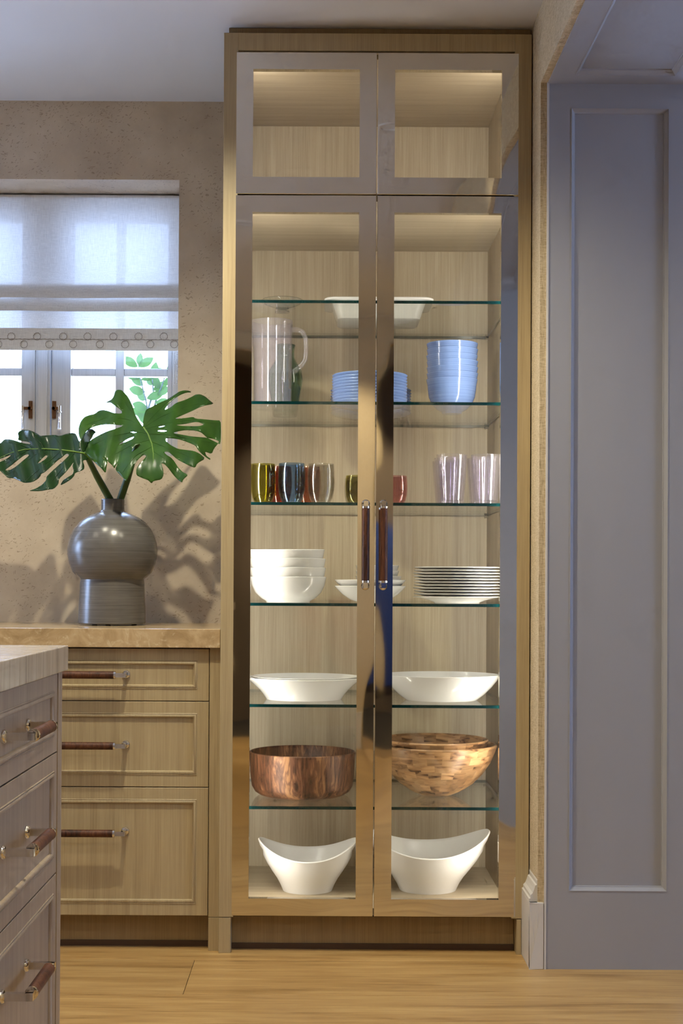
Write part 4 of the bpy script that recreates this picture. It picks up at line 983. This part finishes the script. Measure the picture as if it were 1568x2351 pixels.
RH = [c1(h) for h in ([(1045,428),(1130,420),(1240,396),(1290,400),(1340,424),(1290,440),(1180,441),(1100,437)], [(448,636),(500,600),(560,565),(622,545),(600,572),(540,600)], [(575,500),(610,495),(650,505),(612,512)], [(850,490),(900,478),(962,488),(915,501)], [(862,450),(900,438),(942,435),(900,452)], [(588,705),(605,668),(632,640),(676,620),(682,636),(640,680)])]
def rsurf(px, py):
    u = (px-345)/160; v = (py-980)/130
    y = 0.285 - 0.12*v + 0.045*u*u + 0.012*math.sin(px*0.09+py*0.02)*min(1, abs(px-338)/60) + 0.03*max(0, v-0.5)**2*4
    y += 0.03*abs(u)*max(0, -v)
    return y
YR_ = rsurf(330, 982)
rl = leaf('monstera_leaf', 'large green monstera leaf leaning right from the grey vase', RO, RH, rsurf, c1([(715, 452), (760, 520), (800, 620), (815, 720), (815, 820)]),
     [c1(v) for v in ([(700, 440), (620, 330), (540, 220), (470, 120)], [(700, 442), (560, 370), (350, 350), (120, 430)], [(760, 515), (620, 500), (400, 540), (180, 640)], [(785, 580), (600, 630), (440, 720), (340, 760)], [(805, 650), (640, 740), (560, 830), (500, 920)], [(720, 445), (800, 350), (950, 200), (1120, 95)], [(725, 448), (900, 340), (1150, 240), (1380, 190)], [(735, 470), (950, 410), (1200, 375), (1440, 420)], [(765, 520), (1000, 530), (1250, 580), (1440, 620)], [(795, 600), (950, 660), (1150, 740), (1260, 790)], [(815, 700), (930, 770), (1050, 900), (1110, 970)])], 6.5,
     tuple(W(276, 1147, 0.36)))
m = MB(); m.tube([W(328, 982, YR_+0.002), W(318, 1010, YR_+0.03), W(306, 1050, 0.32), W(292, 1100, 0.345), W(276, 1147, 0.36), W(268, 1185, 0.36)], [0.005, 0.0085, 0.0105, 0.011, 0.0115, 0.0115], 12)
part('leaf_stalk', m, 'stem_green', rl, 60)
LO = c2([(1122,410),(1150,310),(1230,205),(1250,155),(1282,130),(1235,85),(1190,85),(1120,160),(1075,240),(1052,252),(1030,190),(1002,138),(900,145),(790,182),(740,163),(570,175),(540,180),(500,150),(430,115),(370,97),(290,97),(238,132),(248,190),(240,238),(350,252),(412,275),(400,288),(330,282),(250,255),(150,225),(60,220),(0,285),(-80,340),(-130,430),(-70,485),(0,485),(80,455),(147,430),(130,455),(60,500),(0,525),(-40,560),(-20,625),(50,685),(110,742),(180,740),(260,780),(330,805),(430,795),(500,755),(540,710),(545,685),(600,660),(680,590),(760,510),(820,470),(892,408),(927,430),(870,490),(780,570),(690,650),(620,720),(615,770),(560,830),(470,885),(378,911),(540,915),(640,895),(720,885),(780,820),(785,750),(860,680),(930,600),(987,522),(965,575),(985,640),(970,690),(900,730),(840,770),(798,842),(880,800),(950,755),(990,712),(1002,670),(1120,630),(1127,580),(1100,508),(1180,490),(1200,470),(1140,432)])
LH = [c2(h) for h in ([(330,432),(375,418),(388,440),(300,512),(210,590),(130,636),(60,638),(150,570),(250,490)], [(493,552),(560,480),(618,434),(637,450),(600,492),(540,532)], [(1052,350),(1064,338),(1076,352),(1064,366)])]
def lsurf(px, py):
    u = (px-100)/110; v = (py-1030)/60
    return 0.235 - 0.055*v + 0.03*u*u*0.5 + 0.010*math.sin(px*0.12-py*0.03) + 0.10*max(0, (px-185)/60) + 0.018*max(0, -v-0.2)*math.sin(px*0.16)
YL_ = lsurf(193, 1041)
ll = leaf('monstera_leaf', 'green monstera leaf leaning left from the grey vase, darkened as if in shade', LO, LH, lsurf, c2([(1122, 410), (1000, 390), (820, 365), (580, 350), (350, 355), (150, 400), (0, 470)]),
     [c2(v) for v in ([(1000, 388), (990, 300), (960, 190)], [(822, 364), (790, 270), (720, 190)], [(580, 350), (540, 270), (440, 190), (330, 130)], [(400, 354), (250, 290), (60, 270)], [(1000, 392), (900, 520), (780, 680), (640, 850), (480, 900)], [(822, 368), (680, 500), (480, 660), (340, 780)], [(580, 352), (420, 470), (250, 600), (100, 700)], [(400, 355), (200, 470), (20, 590)])], 5.5,
     tuple(W(253, 1147, 0.36)), 'monstera_leaf_shaded')
m = MB(); m.tube([W(193, 1041, YL_+0.001), W(204, 1056, YL_+0.02), W(222, 1092, 0.34), W(240, 1124, 0.355), W(253, 1147, 0.36), W(262, 1185, 0.36)], [0.005, 0.0085, 0.0105, 0.011, 0.0112, 0.0112], 12)
part('leaf_stalk', m, 'stem_green', ll, 60)
